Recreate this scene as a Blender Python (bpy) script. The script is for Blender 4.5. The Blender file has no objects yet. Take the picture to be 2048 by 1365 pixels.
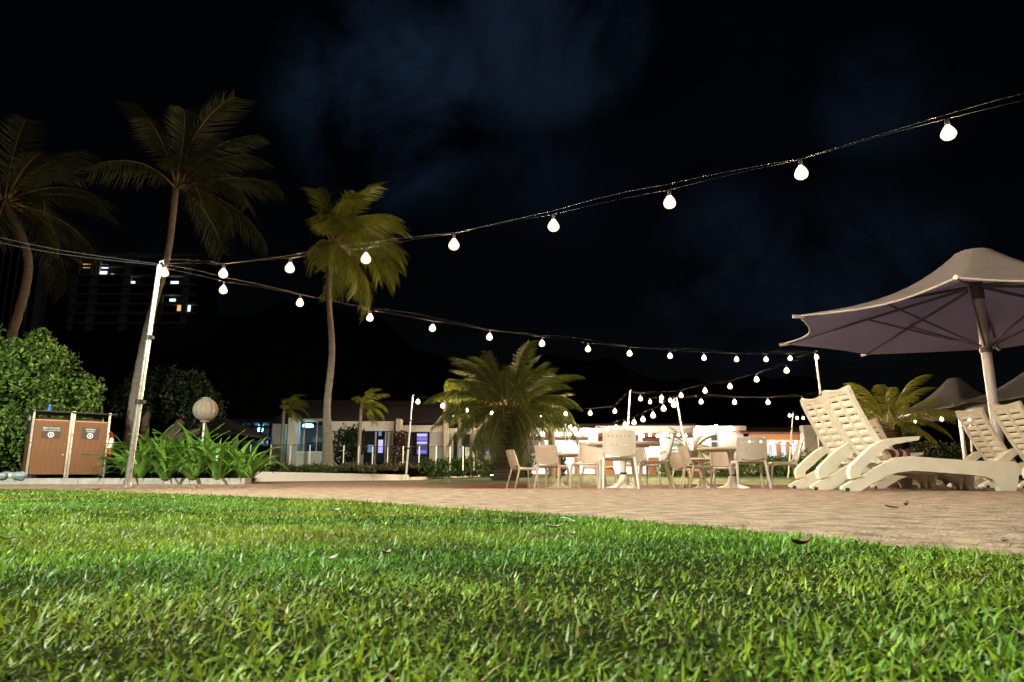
import bpy, math, random
import numpy as np
from mathutils import Vector, Matrix, Euler

# ------------------------------------------------------------------ camera
SC = bpy.context.scene
COL = SC.collection
F = 1365.0                                   # focal length in pixels of the 2048 px photograph (24 mm)
PITCH = math.atan(270 / F)
CAMZ = 0.15
cam_data = bpy.data.cameras.new('camera')
cam = bpy.data.objects.new('camera', cam_data)
COL.objects.link(cam)
cam.location = (0, 0, CAMZ)
cam.rotation_euler = (math.pi / 2 + PITCH, 0, 0)
cam_data.lens = 24.0
cam_data.sensor_width = 36.0
cam_data.clip_start = 0.02
cam_data.clip_end = 3000
cam_data.dof.use_dof = True
cam_data.dof.focus_distance = 5.5
cam_data.dof.aperture_fstop = 13.0
SC.camera = cam

# ------------------------------------------------------------------ night sky
world = bpy.data.worlds.new('World')
SC.world = world
world.use_nodes = True
nt = world.node_tree
nt.nodes.clear()
MOON_EL, MOON_AZ = math.radians(38), math.radians(200)


def wn(kind, **kw):
    n = nt.nodes.new(kind)
    for k, v in kw.items():
        setattr(n, k, v)
    return n


wout = wn('ShaderNodeOutputWorld')
sky = wn('ShaderNodeTexSky', sky_type='NISHITA', sun_disc=False, sun_elevation=MOON_EL, sun_rotation=MOON_AZ)
bg_sky = wn('ShaderNodeBackground')
bg_sky.inputs['Strength'].default_value = 0.00035
nt.links.new(sky.outputs[0], bg_sky.inputs['Color'])
geo = wn('ShaderNodeNewGeometry')
neg = wn('ShaderNodeVectorMath', operation='SCALE')
neg.inputs['Scale'].default_value = -1.0
nt.links.new(geo.outputs['Incoming'], neg.inputs[0])
cn = wn('ShaderNodeTexNoise')
cn.inputs['Scale'].default_value = 5.2
cn.inputs['Detail'].default_value = 7
cn.inputs['Roughness'].default_value = 0.6
cn.inputs['Distortion'].default_value = 0.4
nt.links.new(neg.outputs[0], cn.inputs['Vector'])
big = wn('ShaderNodeTexNoise')
big.inputs['Scale'].default_value = 1.7
big.inputs['Detail'].default_value = 2
nt.links.new(neg.outputs[0], big.inputs['Vector'])


def raydir(px, py):
    cx, cy = (px - 1024) / F, (682.5 - py) / F
    return Vector((cx, math.cos(PITCH) - cy * math.sin(PITCH), math.sin(PITCH) + cy * math.cos(PITCH)))


def wmath(op, a, b=None, clamp=False):
    n = wn('ShaderNodeMath', operation=op, use_clamp=clamp)
    for i, v in enumerate((a, b)):
        if v is None:
            continue
        if isinstance(v, (int, float)):
            n.inputs[i].default_value = v
        else:
            nt.links.new(v, n.inputs[i])
    return n.outputs[0]


total = wmath('MULTIPLY', wmath('SUBTRACT', big.outputs[0], 0.60), 2.0, True)
for px, py, width, amount in ((800, 190, 0.115, 1.15), (930, 130, 0.09, 0.6), (1080, 50, 0.10, 1.0), (760, 300, 0.08, 0.7),
                              (1760, 210, 0.06, 0.45), (1480, 560, 0.10, 0.5), (1720, 530, 0.09, 0.45)):
    d = raydir(px, py).normalized()
    dot = wn('ShaderNodeVectorMath', operation='DOT_PRODUCT')
    nt.links.new(neg.outputs[0], dot.inputs[0])
    dot.inputs[1].default_value = d
    mr = wn('ShaderNodeMapRange', interpolation_type='SMOOTHSTEP')
    nt.links.new(wmath('ADD', dot.outputs['Value'], wmath('MULTIPLY', wmath('SUBTRACT', cn.outputs[0], 0.5), 0.55 * width * width * 2)), mr.inputs['Value'])
    mr.inputs['From Min'].default_value = math.cos(width * 1.6)
    mr.inputs['From Max'].default_value = 1.0
    mr.inputs['To Max'].default_value = amount
    total = wmath('MAXIMUM', total, mr.outputs[0])
noise_cut = wmath('MULTIPLY', wmath('SUBTRACT', cn.outputs[0], 0.38), 4.5, True)
cloud = wmath('MULTIPLY', total, noise_cut)
bg_cloud = wn('ShaderNodeBackground')
bg_cloud.inputs['Color'].default_value = (0.22, 0.46, 0.95, 1)
nt.links.new(wmath('MULTIPLY', cloud, 0.020), bg_cloud.inputs['Strength'])
addn = wn('ShaderNodeAddShader')
nt.links.new(bg_sky.outputs[0], addn.inputs[0])
nt.links.new(bg_cloud.outputs[0], addn.inputs[1])
nt.links.new(addn.outputs[0], wout.inputs['Surface'])

# moonlight: the one sun lamp, turned down for the night
moon_d = bpy.data.lights.new('moonlight', 'SUN')
moon_d.energy = 0.018
moon_d.angle = math.radians(0.5)
moon_d.color = (0.8, 0.88, 1.0)
moon = bpy.data.objects.new('moonlight', moon_d)
COL.objects.link(moon)
moon.rotation_euler = (math.radians(90) - MOON_EL, 0, math.radians(20))

SC.view_settings.view_transform = 'Standard'
SC.view_settings.look = 'None'
SC.view_settings.exposure = 0.0
SC.view_settings.gamma = 1.0
SC.view_settings.use_curve_mapping = False
SC.render.engine = 'CYCLES'
SC.cycles.use_denoising = True
SC.cycles.denoiser = 'OPENIMAGEDENOISE'
SC.cycles.max_bounces = 5
SC.cycles.diffuse_bounces = 3
SC.cycles.glossy_bounces = 3
SC.cycles.transparent_max_bounces = 8
SC.cycles.sample_clamp_indirect = 4.0
SC.cycles.use_light_tree = True
SC.cycles.caustics_reflective = False
SC.cycles.caustics_refractive = False

R = random.Random(7)
NP = np.random.default_rng(11)


# ------------------------------------------------------------------ layout helpers
def at(px, py, Y):
    """the world point that lies Y metres ahead, on the photograph's line of sight px, py"""
    r = raydir(px, py)
    return Vector((0, 0, CAMZ)) + r * (Y / r.y)


def xat(px, Y, py=930):
    return at(px, py, Y).x


def zat(py, Y):
    return at(1024, py, Y).z


def smooth(a, b, t):
    t = min(1, max(0, (t - a) / (b - a)))
    return t * t * (3 - 2 * t)


def zp(x, y):
    """height of the paving: flat near the lawn, draining away gently under the tables"""
    return -smooth(-3.2, -0.5, x) * 0.0175 * min(max(y - 8.5, 0), 9.5)


def zlawn_far(y):
    return -0.05 + (y - 19) / 26 * 0.25


# ------------------------------------------------------------------ mesh helpers
class MB:
    def __init__(s):
        s.v, s.f = [], []

    def add(s, verts, faces):
        o = len(s.v)
        s.v.extend([tuple(p) for p in verts])
        s.f.extend([tuple(i + o for i in q) for q in faces])
        return s

    def box(s, c, d, rz=0.0, rx=0.0, ry=0.0):
        m = Euler((rx, ry, rz)).to_matrix()
        c = Vector(c)
        vs = [c + m @ Vector((sx * d[0] / 2, sy * d[1] / 2, sz * d[2] / 2)) for sx in (-1, 1) for sy in (-1, 1) for sz in (-1, 1)]
        return s.add(vs, [(0, 1, 3, 2), (4, 6, 7, 5), (0, 4, 5, 1), (2, 3, 7, 6), (0, 2, 6, 4), (1, 5, 7, 3)])

    def box2(s, a, b):
        return s.box([(a[i] + b[i]) / 2 for i in range(3)], [abs(b[i] - a[i]) for i in range(3)])

    def tube(s, pts, rad, n=8, sx=1.0, up=None):
        """a swept tube; sx stretches the section sideways (towards 'up')"""
        pts = [Vector(p) for p in pts]
        if not hasattr(rad, '__len__'):
            rad = [rad] * len(pts)
        vs, fs = [], []
        for i, p in enumerate(pts):
            t = (pts[min(i + 1, len(pts) - 1)] - pts[max(i - 1, 0)])
            t = t.normalized() if t.length > 1e-9 else Vector((0, 0, 1))
            ref = Vector(up) if up else (Vector((0, 0, 1)) if abs(t.z) < 0.9 else Vector((1, 0, 0)))
            a = t.cross(ref).normalized()
            b = a.cross(t).normalized()
            for k in range(n):
                w = 2 * math.pi * (k + 0.5) / n
                vs.append(p + a * math.cos(w) * rad[i] + b * math.sin(w) * rad[i] * sx)
        for i in range(len(pts) - 1):
            for k in range(n):
                k2 = (k + 1) % n
                fs.append((i * n + k, i * n + k2, (i + 1) * n + k2, (i + 1) * n + k))
        fs.append(tuple(range(n))[::-1])
        fs.append(tuple((len(pts) - 1) * n + k for k in range(n)))
        return s.add(vs, fs)

    def lathe(s, prof, n=16, c=(0, 0, 0)):
        vs, fs = [], []
        for r, z in prof:
            for k in range(n):
                w = 2 * math.pi * k / n
                vs.append((c[0] + r * math.cos(w), c[1] + r * math.sin(w), c[2] + z))
        m = len(prof)
        for i in range(m - 1):
            for k in range(n):
                k2 = (k + 1) % n
                fs.append((i * n + k, i * n + k2, (i + 1) * n + k2, (i + 1) * n + k))
        fs.append(tuple(range(n))[::-1])
        fs.append(tuple((m - 1) * n + k for k in range(n)))
        return s.add(vs, fs)

    def prism(s, poly, y0, y1):
        """polygon in x, z extruded along y"""
        n = len(poly)
        vs = [(x, y0, z) for x, z in poly] + [(x, y1, z) for x, z in poly]
        fs = [tuple(range(n)), tuple(range(n, 2 * n))[::-1]]
        for i in range(n):
            j = (i + 1) % n
            fs.append((i, i + n, j + n, j))
        return s.add(vs, fs)

    def sheet(s, fn, nu, nv, th, hole=lambda i, j: False):
        """a thick curved panel: fn(u, v) gives a point; the faces for which hole(i, j) is true are cut through"""
        P = [[Vector(fn(i / nu, j / nv)) for j in range(nv + 1)] for i in range(nu + 1)]
        vs = []
        for i in range(nu + 1):
            for j in range(nv + 1):
                du = P[min(i + 1, nu)][j] - P[max(i - 1, 0)][j]
                dv = P[i][min(j + 1, nv)] - P[i][max(j - 1, 0)]
                nrm = du.cross(dv)
                nrm = nrm.normalized() if nrm.length > 1e-12 else Vector((0, 0, 1))
                vs.append(P[i][j] + nrm * th / 2)
                vs.append(P[i][j] - nrm * th / 2)
        idx = lambda i, j, k: 2 * (i * (nv + 1) + j) + k
        solid = lambda i, j: 0 <= i < nu and 0 <= j < nv and not hole(i, j)
        fs = []
        for i in range(nu):
            for j in range(nv):
                if not solid(i, j):
                    continue
                fs.append((idx(i, j, 0), idx(i + 1, j, 0), idx(i + 1, j + 1, 0), idx(i, j + 1, 0)))
                fs.append((idx(i, j, 1), idx(i, j + 1, 1), idx(i + 1, j + 1, 1), idx(i + 1, j, 1)))
                for (di, dj, a, b) in ((-1, 0, (i, j + 1), (i, j)), (1, 0, (i + 1, j), (i + 1, j + 1)),
                                       (0, -1, (i, j), (i + 1, j)), (0, 1, (i + 1, j + 1), (i, j + 1))):
                    if not solid(i + di, j + dj):
                        fs.append((idx(*a, 0), idx(*a, 1), idx(*b, 1), idx(*b, 0)))
        return s.add(vs, fs)

    def mesh(s, name, smooth_deg=35):
        me = bpy.data.meshes.new(name)
        me.from_pydata(s.v, [], s.f)
        if smooth_deg:
            me.polygons.foreach_set('use_smooth', [True] * len(me.polygons))
            me.set_sharp_from_angle(angle=math.radians(smooth_deg))
        me.update()
        return me


def obj(name, mb, material, parent=None, loc=None, rot=None, smooth_deg=35):
    me = mb.mesh(name, smooth_deg) if isinstance(mb, MB) else mb
    if material is not None and len(me.materials) == 0:
        me.materials.append(material)
    o = bpy.data.objects.new(name, me)
    COL.objects.link(o)
    if parent is not None:
        o.parent = parent
    if loc is not None:
        o.location = loc
    if rot is not None:
        o.rotation_euler = rot
    return o


def tag(o, label, cat, group=None):
    o['label'] = label
    o['category'] = cat
    if group:
        o['group'] = group
    return o


def thing(name, label, cat, loc=(0, 0, 0), rz=0.0, group=None):
    o = bpy.data.objects.new(name, None)
    o.empty_display_size = 0.1
    COL.objects.link(o)
    o.location = loc
    o.rotation_euler = (0, 0, rz)
    return tag(o, label, cat, group)


def struct(name, mb, material, smooth_deg=35):
    o = obj(name, mb, material, smooth_deg=smooth_deg)
    o['kind'] = 'structure'
    return o


def dup(root, loc, rz, label, group=None, scale=None):
    r = root.copy()
    COL.objects.link(r)
    r.location = loc
    r.rotation_euler = (0, 0, rz)
    r['label'] = label
    if group:
        r['group'] = group
    if scale:
        r.scale = (scale,) * 3
    for ch in list(root.children):
        c = ch.copy()
        COL.objects.link(c)
        c.parent = r
        for g in list(ch.children):
            d = g.copy()
            COL.objects.link(d)
            d.parent = c
    return r


def fast_mesh(name, V, FQ, colors=None, smooth_shade=False):
    """numpy arrays to a mesh: FQ is (n, 3) or (n, 4)"""
    me = bpy.data.meshes.new(name)
    k = FQ.shape[1]
    me.vertices.add(len(V))
    me.vertices.foreach_set('co', V.astype(np.float32).ravel())
    me.loops.add(FQ.size)
    me.loops.foreach_set('vertex_index', FQ.astype(np.int32).ravel())
    me.polygons.add(len(FQ))
    me.polygons.foreach_set('loop_start', np.arange(0, FQ.size, k, dtype=np.int32))
    if smooth_shade:
        me.polygons.foreach_set('use_smooth', np.ones(len(FQ), dtype=bool))
    if colors is not None:
        a = me.color_attributes.new('tint', 'FLOAT_COLOR', 'POINT')
        c = np.ones((len(V), 4), np.float32)
        c[:, :3] = colors
        a.data.foreach_set('color', c.ravel())
    me.update(calc_edges=True)
    return me


# ------------------------------------------------------------------ materials
def mat(name, base, rough=0.6, metal=0.0, spec=0.5, var=0.0, scale=8.0, bump=0.0, bscale=40.0, second=None, stretch=None, attr=False,
        transl=0.0, coat=0.0, sharp=0.18):
    m = bpy.data.materials.new(name)
    m.use_nodes = True
    t = m.node_tree
    b = t.nodes['Principled BSDF']
    b.inputs['Base Color'].default_value = (*base, 1)
    b.inputs['Roughness'].default_value = rough
    b.inputs['Metallic'].default_value = metal
    b.inputs['Specular IOR Level'].default_value = spec
    b.inputs['Coat Weight'].default_value = coat
    tc = t.nodes.new('ShaderNodeTexCoord')
    mp = t.nodes.new('ShaderNodeMapping')
    t.links.new(tc.outputs['Object'], mp.inputs['Vector'])
    if stretch:
        mp.inputs['Scale'].default_value = stretch
    col = None
    if attr:
        at_ = t.nodes.new('ShaderNodeAttribute')
        at_.attribute_name = 'tint'
        col = at_.outputs['Color']
    if var > 0 or second:
        n = t.nodes.new('ShaderNodeTexNoise')
        n.inputs['Scale'].default_value = scale
        n.inputs['Detail'].default_value = 6
        n.inputs['Roughness'].default_value = 0.65
        t.links.new(mp.outputs[0], n.inputs['Vector'])
        rmp = t.nodes.new('ShaderNodeValToRGB')
        rmp.color_ramp.elements[0].position = 0.5 - sharp
        rmp.color_ramp.elements[1].position = 0.5 + sharp
        c2 = second if second else tuple(min(1, c * (1 + var)) for c in base)
        c1 = base if second else tuple(c * (1 - var) for c in base)
        rmp.color_ramp.elements[0].color = (*c1, 1)
        rmp.color_ramp.elements[1].color = (*c2, 1)
        t.links.new(n.outputs[0], rmp.inputs['Fac'])
        if col is None:
            col = rmp.outputs['Color']
        rr = t.nodes.new('ShaderNodeMapRange')
        t.links.new(n.outputs[0], rr.inputs['Value'])
        rr.inputs['To Min'].default_value = max(0.05, rough - 0.12)
        rr.inputs['To Max'].default_value = min(1, rough + 0.12)
        t.links.new(rr.outputs[0], b.inputs['Roughness'])
    if col is not None:
        t.links.new(col, b.inputs['Base Color'])
    if bump > 0:
        n2 = t.nodes.new('ShaderNodeTexNoise')
        n2.inputs['Scale'].default_value = bscale
        n2.inputs['Detail'].default_value = 4
        t.links.new(mp.outputs[0], n2.inputs['Vector'])
        bp = t.nodes.new('ShaderNodeBump')
        bp.inputs['Strength'].default_value = bump
        bp.inputs['Distance'].default_value = 0.02
        t.links.new(n2.outputs[0], bp.inputs['Height'])
        t.links.new(bp.outputs[0], b.inputs['Normal'])
    if transl > 0:
        tr = t.nodes.new('ShaderNodeBsdfTranslucent')
        if col is not None:
            t.links.new(col, tr.inputs['Color'])
        else:
            tr.inputs['Color'].default_value = (*base, 1)
        mx = t.nodes.new('ShaderNodeMixShader')
        mx.inputs['Fac'].default_value = transl
        t.links.new(b.outputs[0], mx.inputs[1])
        t.links.new(tr.outputs[0], mx.inputs[2])
        t.links.new(mx.outputs[0], t.nodes['Material Output'].inputs['Surface'])
    return m


def emit(name, color, strength):
    m = bpy.data.materials.new(name)
    m.use_nodes = True
    t = m.node_tree
    t.nodes.clear()
    o = t.nodes.new('ShaderNodeOutputMaterial')
    e = t.nodes.new('ShaderNodeEmission')
    e.inputs['Color'].default_value = (*color, 1)
    e.inputs['Strength'].default_value = strength
    t.links.new(e.outputs[0], o.inputs['Surface'])
    return m


def glass_mat(name, tint, refl=0.08):
    m = bpy.data.materials.new(name)
    m.use_nodes = True
    t = m.node_tree
    t.nodes.clear()
    o = t.nodes.new('ShaderNodeOutputMaterial')
    tr = t.nodes.new('ShaderNodeBsdfTransparent')
    tr.inputs['Color'].default_value = (*tint, 1)
    g = t.nodes.new('ShaderNodeBsdfGlossy')
    g.inputs['Roughness'].default_value = 0.03
    lw = t.nodes.new('ShaderNodeLayerWeight')
    lw.inputs['Blend'].default_value = 0.25
    mm = t.nodes.new('ShaderNodeMath')
    mm.operation = 'MULTIPLY_ADD'
    t.links.new(lw.outputs['Fresnel'], mm.inputs[0])
    mm.inputs[1].default_value = 0.6
    mm.inputs[2].default_value = refl * 0.3
    mx = t.nodes.new('ShaderNodeMixShader')
    t.links.new(mm.outputs[0], mx.inputs['Fac'])
    t.links.new(tr.outputs[0], mx.inputs[1])
    t.links.new(g.outputs[0], mx.inputs[2])
    t.links.new(mx.outputs[0], o.inputs['Surface'])
    return m


def wood_mat(name, c1, c2):
    m = mat(name, c1, 0.5, second=c2, scale=6, stretch=(9, 9, 0.6), bump=0.15, bscale=10)
    return m


M = {}
M['grass'] = mat('grass', (0.08, 0.16, 0.03), 0.48, spec=0.32, attr=True, transl=0.35)
M['soil'] = mat('soil', (0.008, 0.014, 0.004), 1.0, spec=0.0, second=(0.022, 0.026, 0.009), scale=60, bump=0.6, bscale=120)
M['far_lawn'] = mat('far_lawn', (0.055, 0.10, 0.018), 0.9, second=(0.085, 0.13, 0.03), scale=5, bump=0.5, bscale=60)
M['pave'] = mat('paving', (0.085, 0.057, 0.040), 0.88, second=(0.37, 0.250, 0.175), scale=9.0, bump=1.0, bscale=60, sharp=0.15)
M['ground'] = mat('ground', (0.05, 0.045, 0.03), 0.95, var=0.3, scale=0.3)
M['kerb'] = mat('kerb', (0.30, 0.27, 0.25), 0.8, var=0.25, scale=7, bump=0.4, bscale=60)
M['path'] = mat('path', (0.52, 0.43, 0.34), 0.8, var=0.15, scale=3, bump=0.3, bscale=40)
M['whitewall'] = mat('white_render', (0.62, 0.60, 0.56), 0.8, var=0.14, scale=2.2, bump=0.2, bscale=50)
M['greywall'] = mat('grey_render', (0.46, 0.44, 0.42), 0.85, var=0.15, scale=1.2, bump=0.2, bscale=40)
M['plastic'] = mat('white_plastic', (0.78, 0.74, 0.67), 0.36, var=0.07, scale=9, bump=0.05, bscale=150)
M['plastic_l'] = mat('lounger_plastic', (0.74, 0.68, 0.57), 0.40, var=0.08, scale=6, bump=0.06, bscale=90)
M['rubber'] = mat('rubber', (0.03, 0.03, 0.03), 0.7)
M['steel'] = mat('steel', (0.62, 0.60, 0.56), 0.30, 0.85, var=0.12, scale=20, bump=0.05, bscale=70)
M['polewhite'] = mat('white_pole', (0.72, 0.68, 0.62), 0.4, var=0.08, scale=12)
M['black'] = mat('black_plastic', (0.012, 0.012, 0.013), 0.5)
M['cable'] = mat('cable', (0.02, 0.02, 0.02), 0.95, spec=0.1)
M['wire'] = mat('wire', (0.16, 0.15, 0.14), 0.5, 0.3)
M['bulb'] = emit('filament_glow', (1.0, 0.74, 0.50), 2800.0)


def globe_mat():
    m = bpy.data.materials.new('bulb_halo_glass')
    m.use_nodes = True
    t = m.node_tree
    t.nodes.clear()
    o = t.nodes.new('ShaderNodeOutputMaterial')
    tr = t.nodes.new('ShaderNodeBsdfTransparent')
    tr.inputs['Color'].default_value = (0.96, 0.93, 0.88, 1)
    e = t.nodes.new('ShaderNodeEmission')
    e.inputs['Color'].default_value = (1.0, 0.66, 0.34, 1)
    e.inputs['Strength'].default_value = 1.6  # glow set into the glass itself, for a warm halo round the filament
    a = t.nodes.new('ShaderNodeAddShader')
    t.links.new(tr.outputs[0], a.inputs[0])
    t.links.new(e.outputs[0], a.inputs[1])
    t.links.new(a.outputs[0], o.inputs['Surface'])
    return m


M['globe'] = globe_mat()
M['trunk'] = mat('palm_trunk', (0.15, 0.12, 0.09), 0.9, second=(0.27, 0.22, 0.17), scale=3, stretch=(1, 1, 9), bump=0.9, bscale=14)
M['bark'] = mat('bark', (0.07, 0.05, 0.035), 0.95, second=(0.13, 0.09, 0.06), scale=5, bump=1.0, bscale=12)
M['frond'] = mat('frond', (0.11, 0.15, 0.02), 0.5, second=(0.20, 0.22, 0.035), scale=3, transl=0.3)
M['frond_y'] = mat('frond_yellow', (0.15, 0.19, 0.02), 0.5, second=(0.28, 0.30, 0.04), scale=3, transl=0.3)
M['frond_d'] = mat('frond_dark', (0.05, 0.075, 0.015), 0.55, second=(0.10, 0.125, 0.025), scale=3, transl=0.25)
M['frond_n'] = mat('frond_dimmed', (0.030, 0.042, 0.012), 0.6, second=(0.062, 0.07, 0.018), scale=3, transl=0.25)  # frond colour darkened for the dim light on the left palms
M['rachis'] = mat('rachis', (0.24, 0.17, 0.07), 0.5, var=0.2)
M['leaf'] = mat('leaf', (0.06, 0.11, 0.02), 0.55, spec=0.3, attr=True, transl=0.25)
M['strap'] = mat('strap_leaf', (0.085, 0.20, 0.025), 0.36, second=(0.16, 0.31, 0.05), scale=4, transl=0.2)
M['binwood'] = wood_mat('bin_timber', (0.115, 0.040, 0.013), (0.18, 0.072, 0.026))
M['binside'] = wood_mat('bin_side_timber', (0.08, 0.035, 0.010), (0.12, 0.055, 0.018))
M['timber'] = wood_mat('orange_timber', (0.45, 0.20, 0.07), (0.6, 0.29, 0.11))
M['plaque'] = mat('plaque', (0.05, 0.035, 0.03), 0.5)
M['print'] = mat('sign_print', (0.75, 0.76, 0.78), 0.6)
M['lifered'] = mat('life_ring_red', (0.62, 0.07, 0.02), 0.45, var=0.1)
M['white'] = mat('white_paint', (0.78, 0.77, 0.74), 0.5, var=0.05)
M['fabric_top'] = mat('canopy_fabric', (0.72, 0.72, 0.77), 0.85, var=0.08, scale=2, bump=0.15, bscale=200)
M['fabric_purple_light'] = mat('canopy_purple_light', (0.42, 0.46, 0.98), 0.85, var=0.08, scale=1.5, bump=0.15, bscale=200)  # purple light on the canopy underside, put into the cloth colour
M['fabric_grey'] = mat('grey_fabric', (0.09, 0.088, 0.09), 0.9, var=0.1, scale=2)
M['alu'] = mat('aluminium', (0.60, 0.58, 0.60), 0.42, 0.2, var=0.1, scale=15)
M['rib'] = mat('rib_metal', (0.13, 0.11, 0.15), 0.5, 0.3)
M['lantern'] = mat('lantern_fabric', (0.30, 0.24, 0.19), 0.9, var=0.12, scale=9)
M['rock'] = mat('rock', (0.22, 0.27, 0.30), 0.8, var=0.3, scale=9, bump=0.6, bscale=20)
M['rock2'] = mat('rock_pale', (0.42, 0.38, 0.30), 0.8, var=0.3, scale=9, bump=0.6, bscale=20)
M['roofdark'] = mat('roof_tile_dark', (0.055, 0.045, 0.045), 0.85, var=0.3, scale=3, bump=0.5, bscale=20)
M['roofpurple'] = mat('roof_purple_brown', (0.20, 0.10, 0.11), 0.8, var=0.15, scale=2)
M['soffit'] = mat('soffit_red', (0.26, 0.11, 0.075), 0.8, var=0.1)
M['pane'] = glass_mat('window_glass', (0.92, 0.95, 0.97))
M['fglass'] = glass_mat('fence_glass', (0.90, 0.95, 0.94))
M['darkroom'] = mat('dark_interior', (0.03, 0.035, 0.05), 0.9)
M['blueroom'] = mat('interior_wall', (0.30, 0.36, 0.42), 0.8, var=0.1)
M['hill'] = mat('hill_scrub', (0.016, 0.020, 0.010), 1.0, second=(0.035, 0.038, 0.02), scale=0.25, bump=1.0, bscale=0.9)
M['concrete'] = mat('concrete_tower', (0.42, 0.42, 0.43), 0.85, var=0.15, scale=0.15)
M['towerdark'] = mat('tower_dark', (0.03, 0.03, 0.035), 0.7)
M['lit_cool'] = emit('window_cool', (0.72, 0.86, 1.0), 1.7)
M['lit_warm'] = emit('window_warm', (1.0, 0.55, 0.22), 1.0)
M['lit_grey'] = emit('window_dim', (0.75, 0.8, 0.8), 0.22)
M['lit_white'] = emit('dining_glow', (1.0, 0.92, 0.84), 1.7)
M['lit_blue'] = emit('shop_blue_glow', (0.35, 0.60, 1.0), 0.55)
M['lit_purple'] = emit('shop_purple_glow', (0.30, 0.20, 1.0), 1.3)
M['lit_violet'] = emit('shop_violet_glow', (0.62, 0.48, 1.0), 1.5)
M['lamp_cyan'] = emit('lamp_cyan', (0.30, 0.85, 1.0), 28.0)
M['lamp_teal'] = emit('lamp_teal', (0.05, 0.55, 0.75), 2.0)
M['lamp_white'] = emit('lamp_white', (1.0, 0.86, 0.68), 75.0)
M['uplight'] = emit('uplight_glow', (1.0, 0.72, 0.2), 150.0)
M['dry'] = mat('dry_leaf', (0.14, 0.07, 0.03), 0.7, var=0.3, scale=60)
M['petal'] = mat('petal', (0.48, 0.43, 0.33), 0.7)
M['towel_b'] = mat('towel_brown', (0.10, 0.035, 0.025), 0.95)
M['towel_w'] = mat('towel_white', (0.62, 0.56, 0.48), 0.95)
M['blue'] = mat('blue_plastic', (0.01, 0.12, 0.55), 0.5)

# ------------------------------------------------------------------ terrain
struct('ground', MB().add([(-900, -60, -0.32), (900, -60, -0.32), (900, 1500, -0.32), (-900, 1500, -0.32)], [(0, 1, 2, 3)]), M['ground'])

EDGE = [(-22, 12.0), (-9.5, 9.3), (-5.65, 7.7), (-4.47, 7.1), (-3.13, 6.05), (-1.87, 4.98), (-0.96, 4.15), (-0.47, 3.45), (0.03, 2.84),
        (0.31, 2.46), (0.54, 2.03), (0.68, 1.70), (0.80, 1.48), (0.95, 1.27), (1.6, 0.5), (2.8, -0.8), (4.5, -2.5)]
EX = np.array([e[0] for e in EDGE])
EY = np.array([e[1] for e in EDGE])


def edge_y(x):
    return np.interp(x, EX, EY)


# the paving, one sheet with the fall of the ground modelled in it
mb = MB()
xs = [-26, -18, -13, -10, -8, -6.5, -5, -4, -3.2, -2.6, -2, -1.4, -0.8, -0.3, 0.3, 1, 2, 3.5, 5, 7, 9, 12, 16, 22, 30]
ys = [-3, -1, 0, 1, 2, 3, 4, 5, 6, 7, 8, 8.5, 9, 10, 11, 12, 13, 14, 15, 16, 17, 17.6, 19, 22, 26, 30]
vs = [(x, y, zp(x, y)) for x in xs for y in ys]
fs = [(i * len(ys) + j, (i + 1) * len(ys) + j, (i + 1) * len(ys) + j + 1, i * len(ys) + j + 1) for i in range(len(xs) - 1) for j in range(len(ys) - 1)]
mb.add(vs, fs)
struct('terrace', mb, M['pave'])

# soil under the near lawn
mb = MB()
lx = np.concatenate([np.linspace(-22, -5, 12), np.linspace(-4.5, 1.2, 30), np.linspace(1.4, 4.5, 10)])
vs, fs = [], []
for i, x in enumerate(lx):
    vs += [(x, -4, 0.006), (x, float(edge_y(x)) - 0.015, 0.006)]
    if i:
        fs.append((2 * i - 2, 2 * i, 2 * i + 1, 2 * i - 1))
mb.add(vs, fs)
struct('lawn_soil', mb, M['soil'])

# far lawn behind the terrace, sloping up to the buildings
mb = MB()
yy = [18.7, 22, 28, 36, 46]
vs = [(x, y, zlawn_far(y) + 0.01 * math.sin(x * 1.3 + y)) for x in np.linspace(-3.4, 30, 24) for y in yy]
fs = [(i * 5 + j, (i + 1) * 5 + j, (i + 1) * 5 + j + 1, i * 5 + j + 1) for i in range(23) for j in range(4)]
struct('far_lawn', mb.add(vs, fs), M['far_lawn'])
mb = MB()
for i in range(14):
    x0, x1 = 0.4 + i * 1.0, 1.4 + i * 1.0
    mb.box2((x0, 17.7, -0.3), (x1 - 0.01, 18.72, -0.055))
struct('path_edge', mb, M['path'])
mb = MB()
for i in range(8):
    mb.box2((-3.6 + i * 0.5, 18.3, -0.3), (-3.105 + i * 0.5, 18.72, -0.057))
struct('lawn_edging', mb, M['soffit'])

# raised bed on the left: kerb, soil
mb = MB()
for i in range(16):
    x0 = -21 + i
    a, b = (x0, 12.0 + (x0 + 21) * 0.065), (x0 + 0.992, 12.0 + (x0 + 21.992) * 0.065)
    mb.add([(a[0], a[1], -0.1), (b[0], b[1], -0.1), (b[0], b[1], 0.11), (a[0], a[1], 0.11),
            (a[0], a[1] + 0.35, -0.1), (b[0], b[1] + 0.35, -0.1), (b[0], b[1] + 0.35, 0.11), (a[0], a[1] + 0.35, 0.11)],
           [(0, 1, 2, 3), (4, 7, 6, 5), (3, 2, 6, 7), (0, 4, 5, 1), (0, 3, 7, 4), (1, 5, 6, 2)])
struct('kerb', mb, M['kerb'])
mb = MB()
vs = [(-30, 12.2, 0.09), (-5.0, 13.2, 0.09), (-7.0, 19.2, 0.10), (-30, 19.2, 0.10)]
mb.add(vs, [(0, 1, 2, 3)])
struct('bed_soil', mb, M['soil'])
WA, WB, WC = Vector((-7.0, 19.0, 0)), Vector((-3.85, 26.0, 0)), Vector((-1.5, 36.0, 0))


def bed_z(x, y):
    return 0.20 + 0.32 * smooth(19, 30, y)


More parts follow.
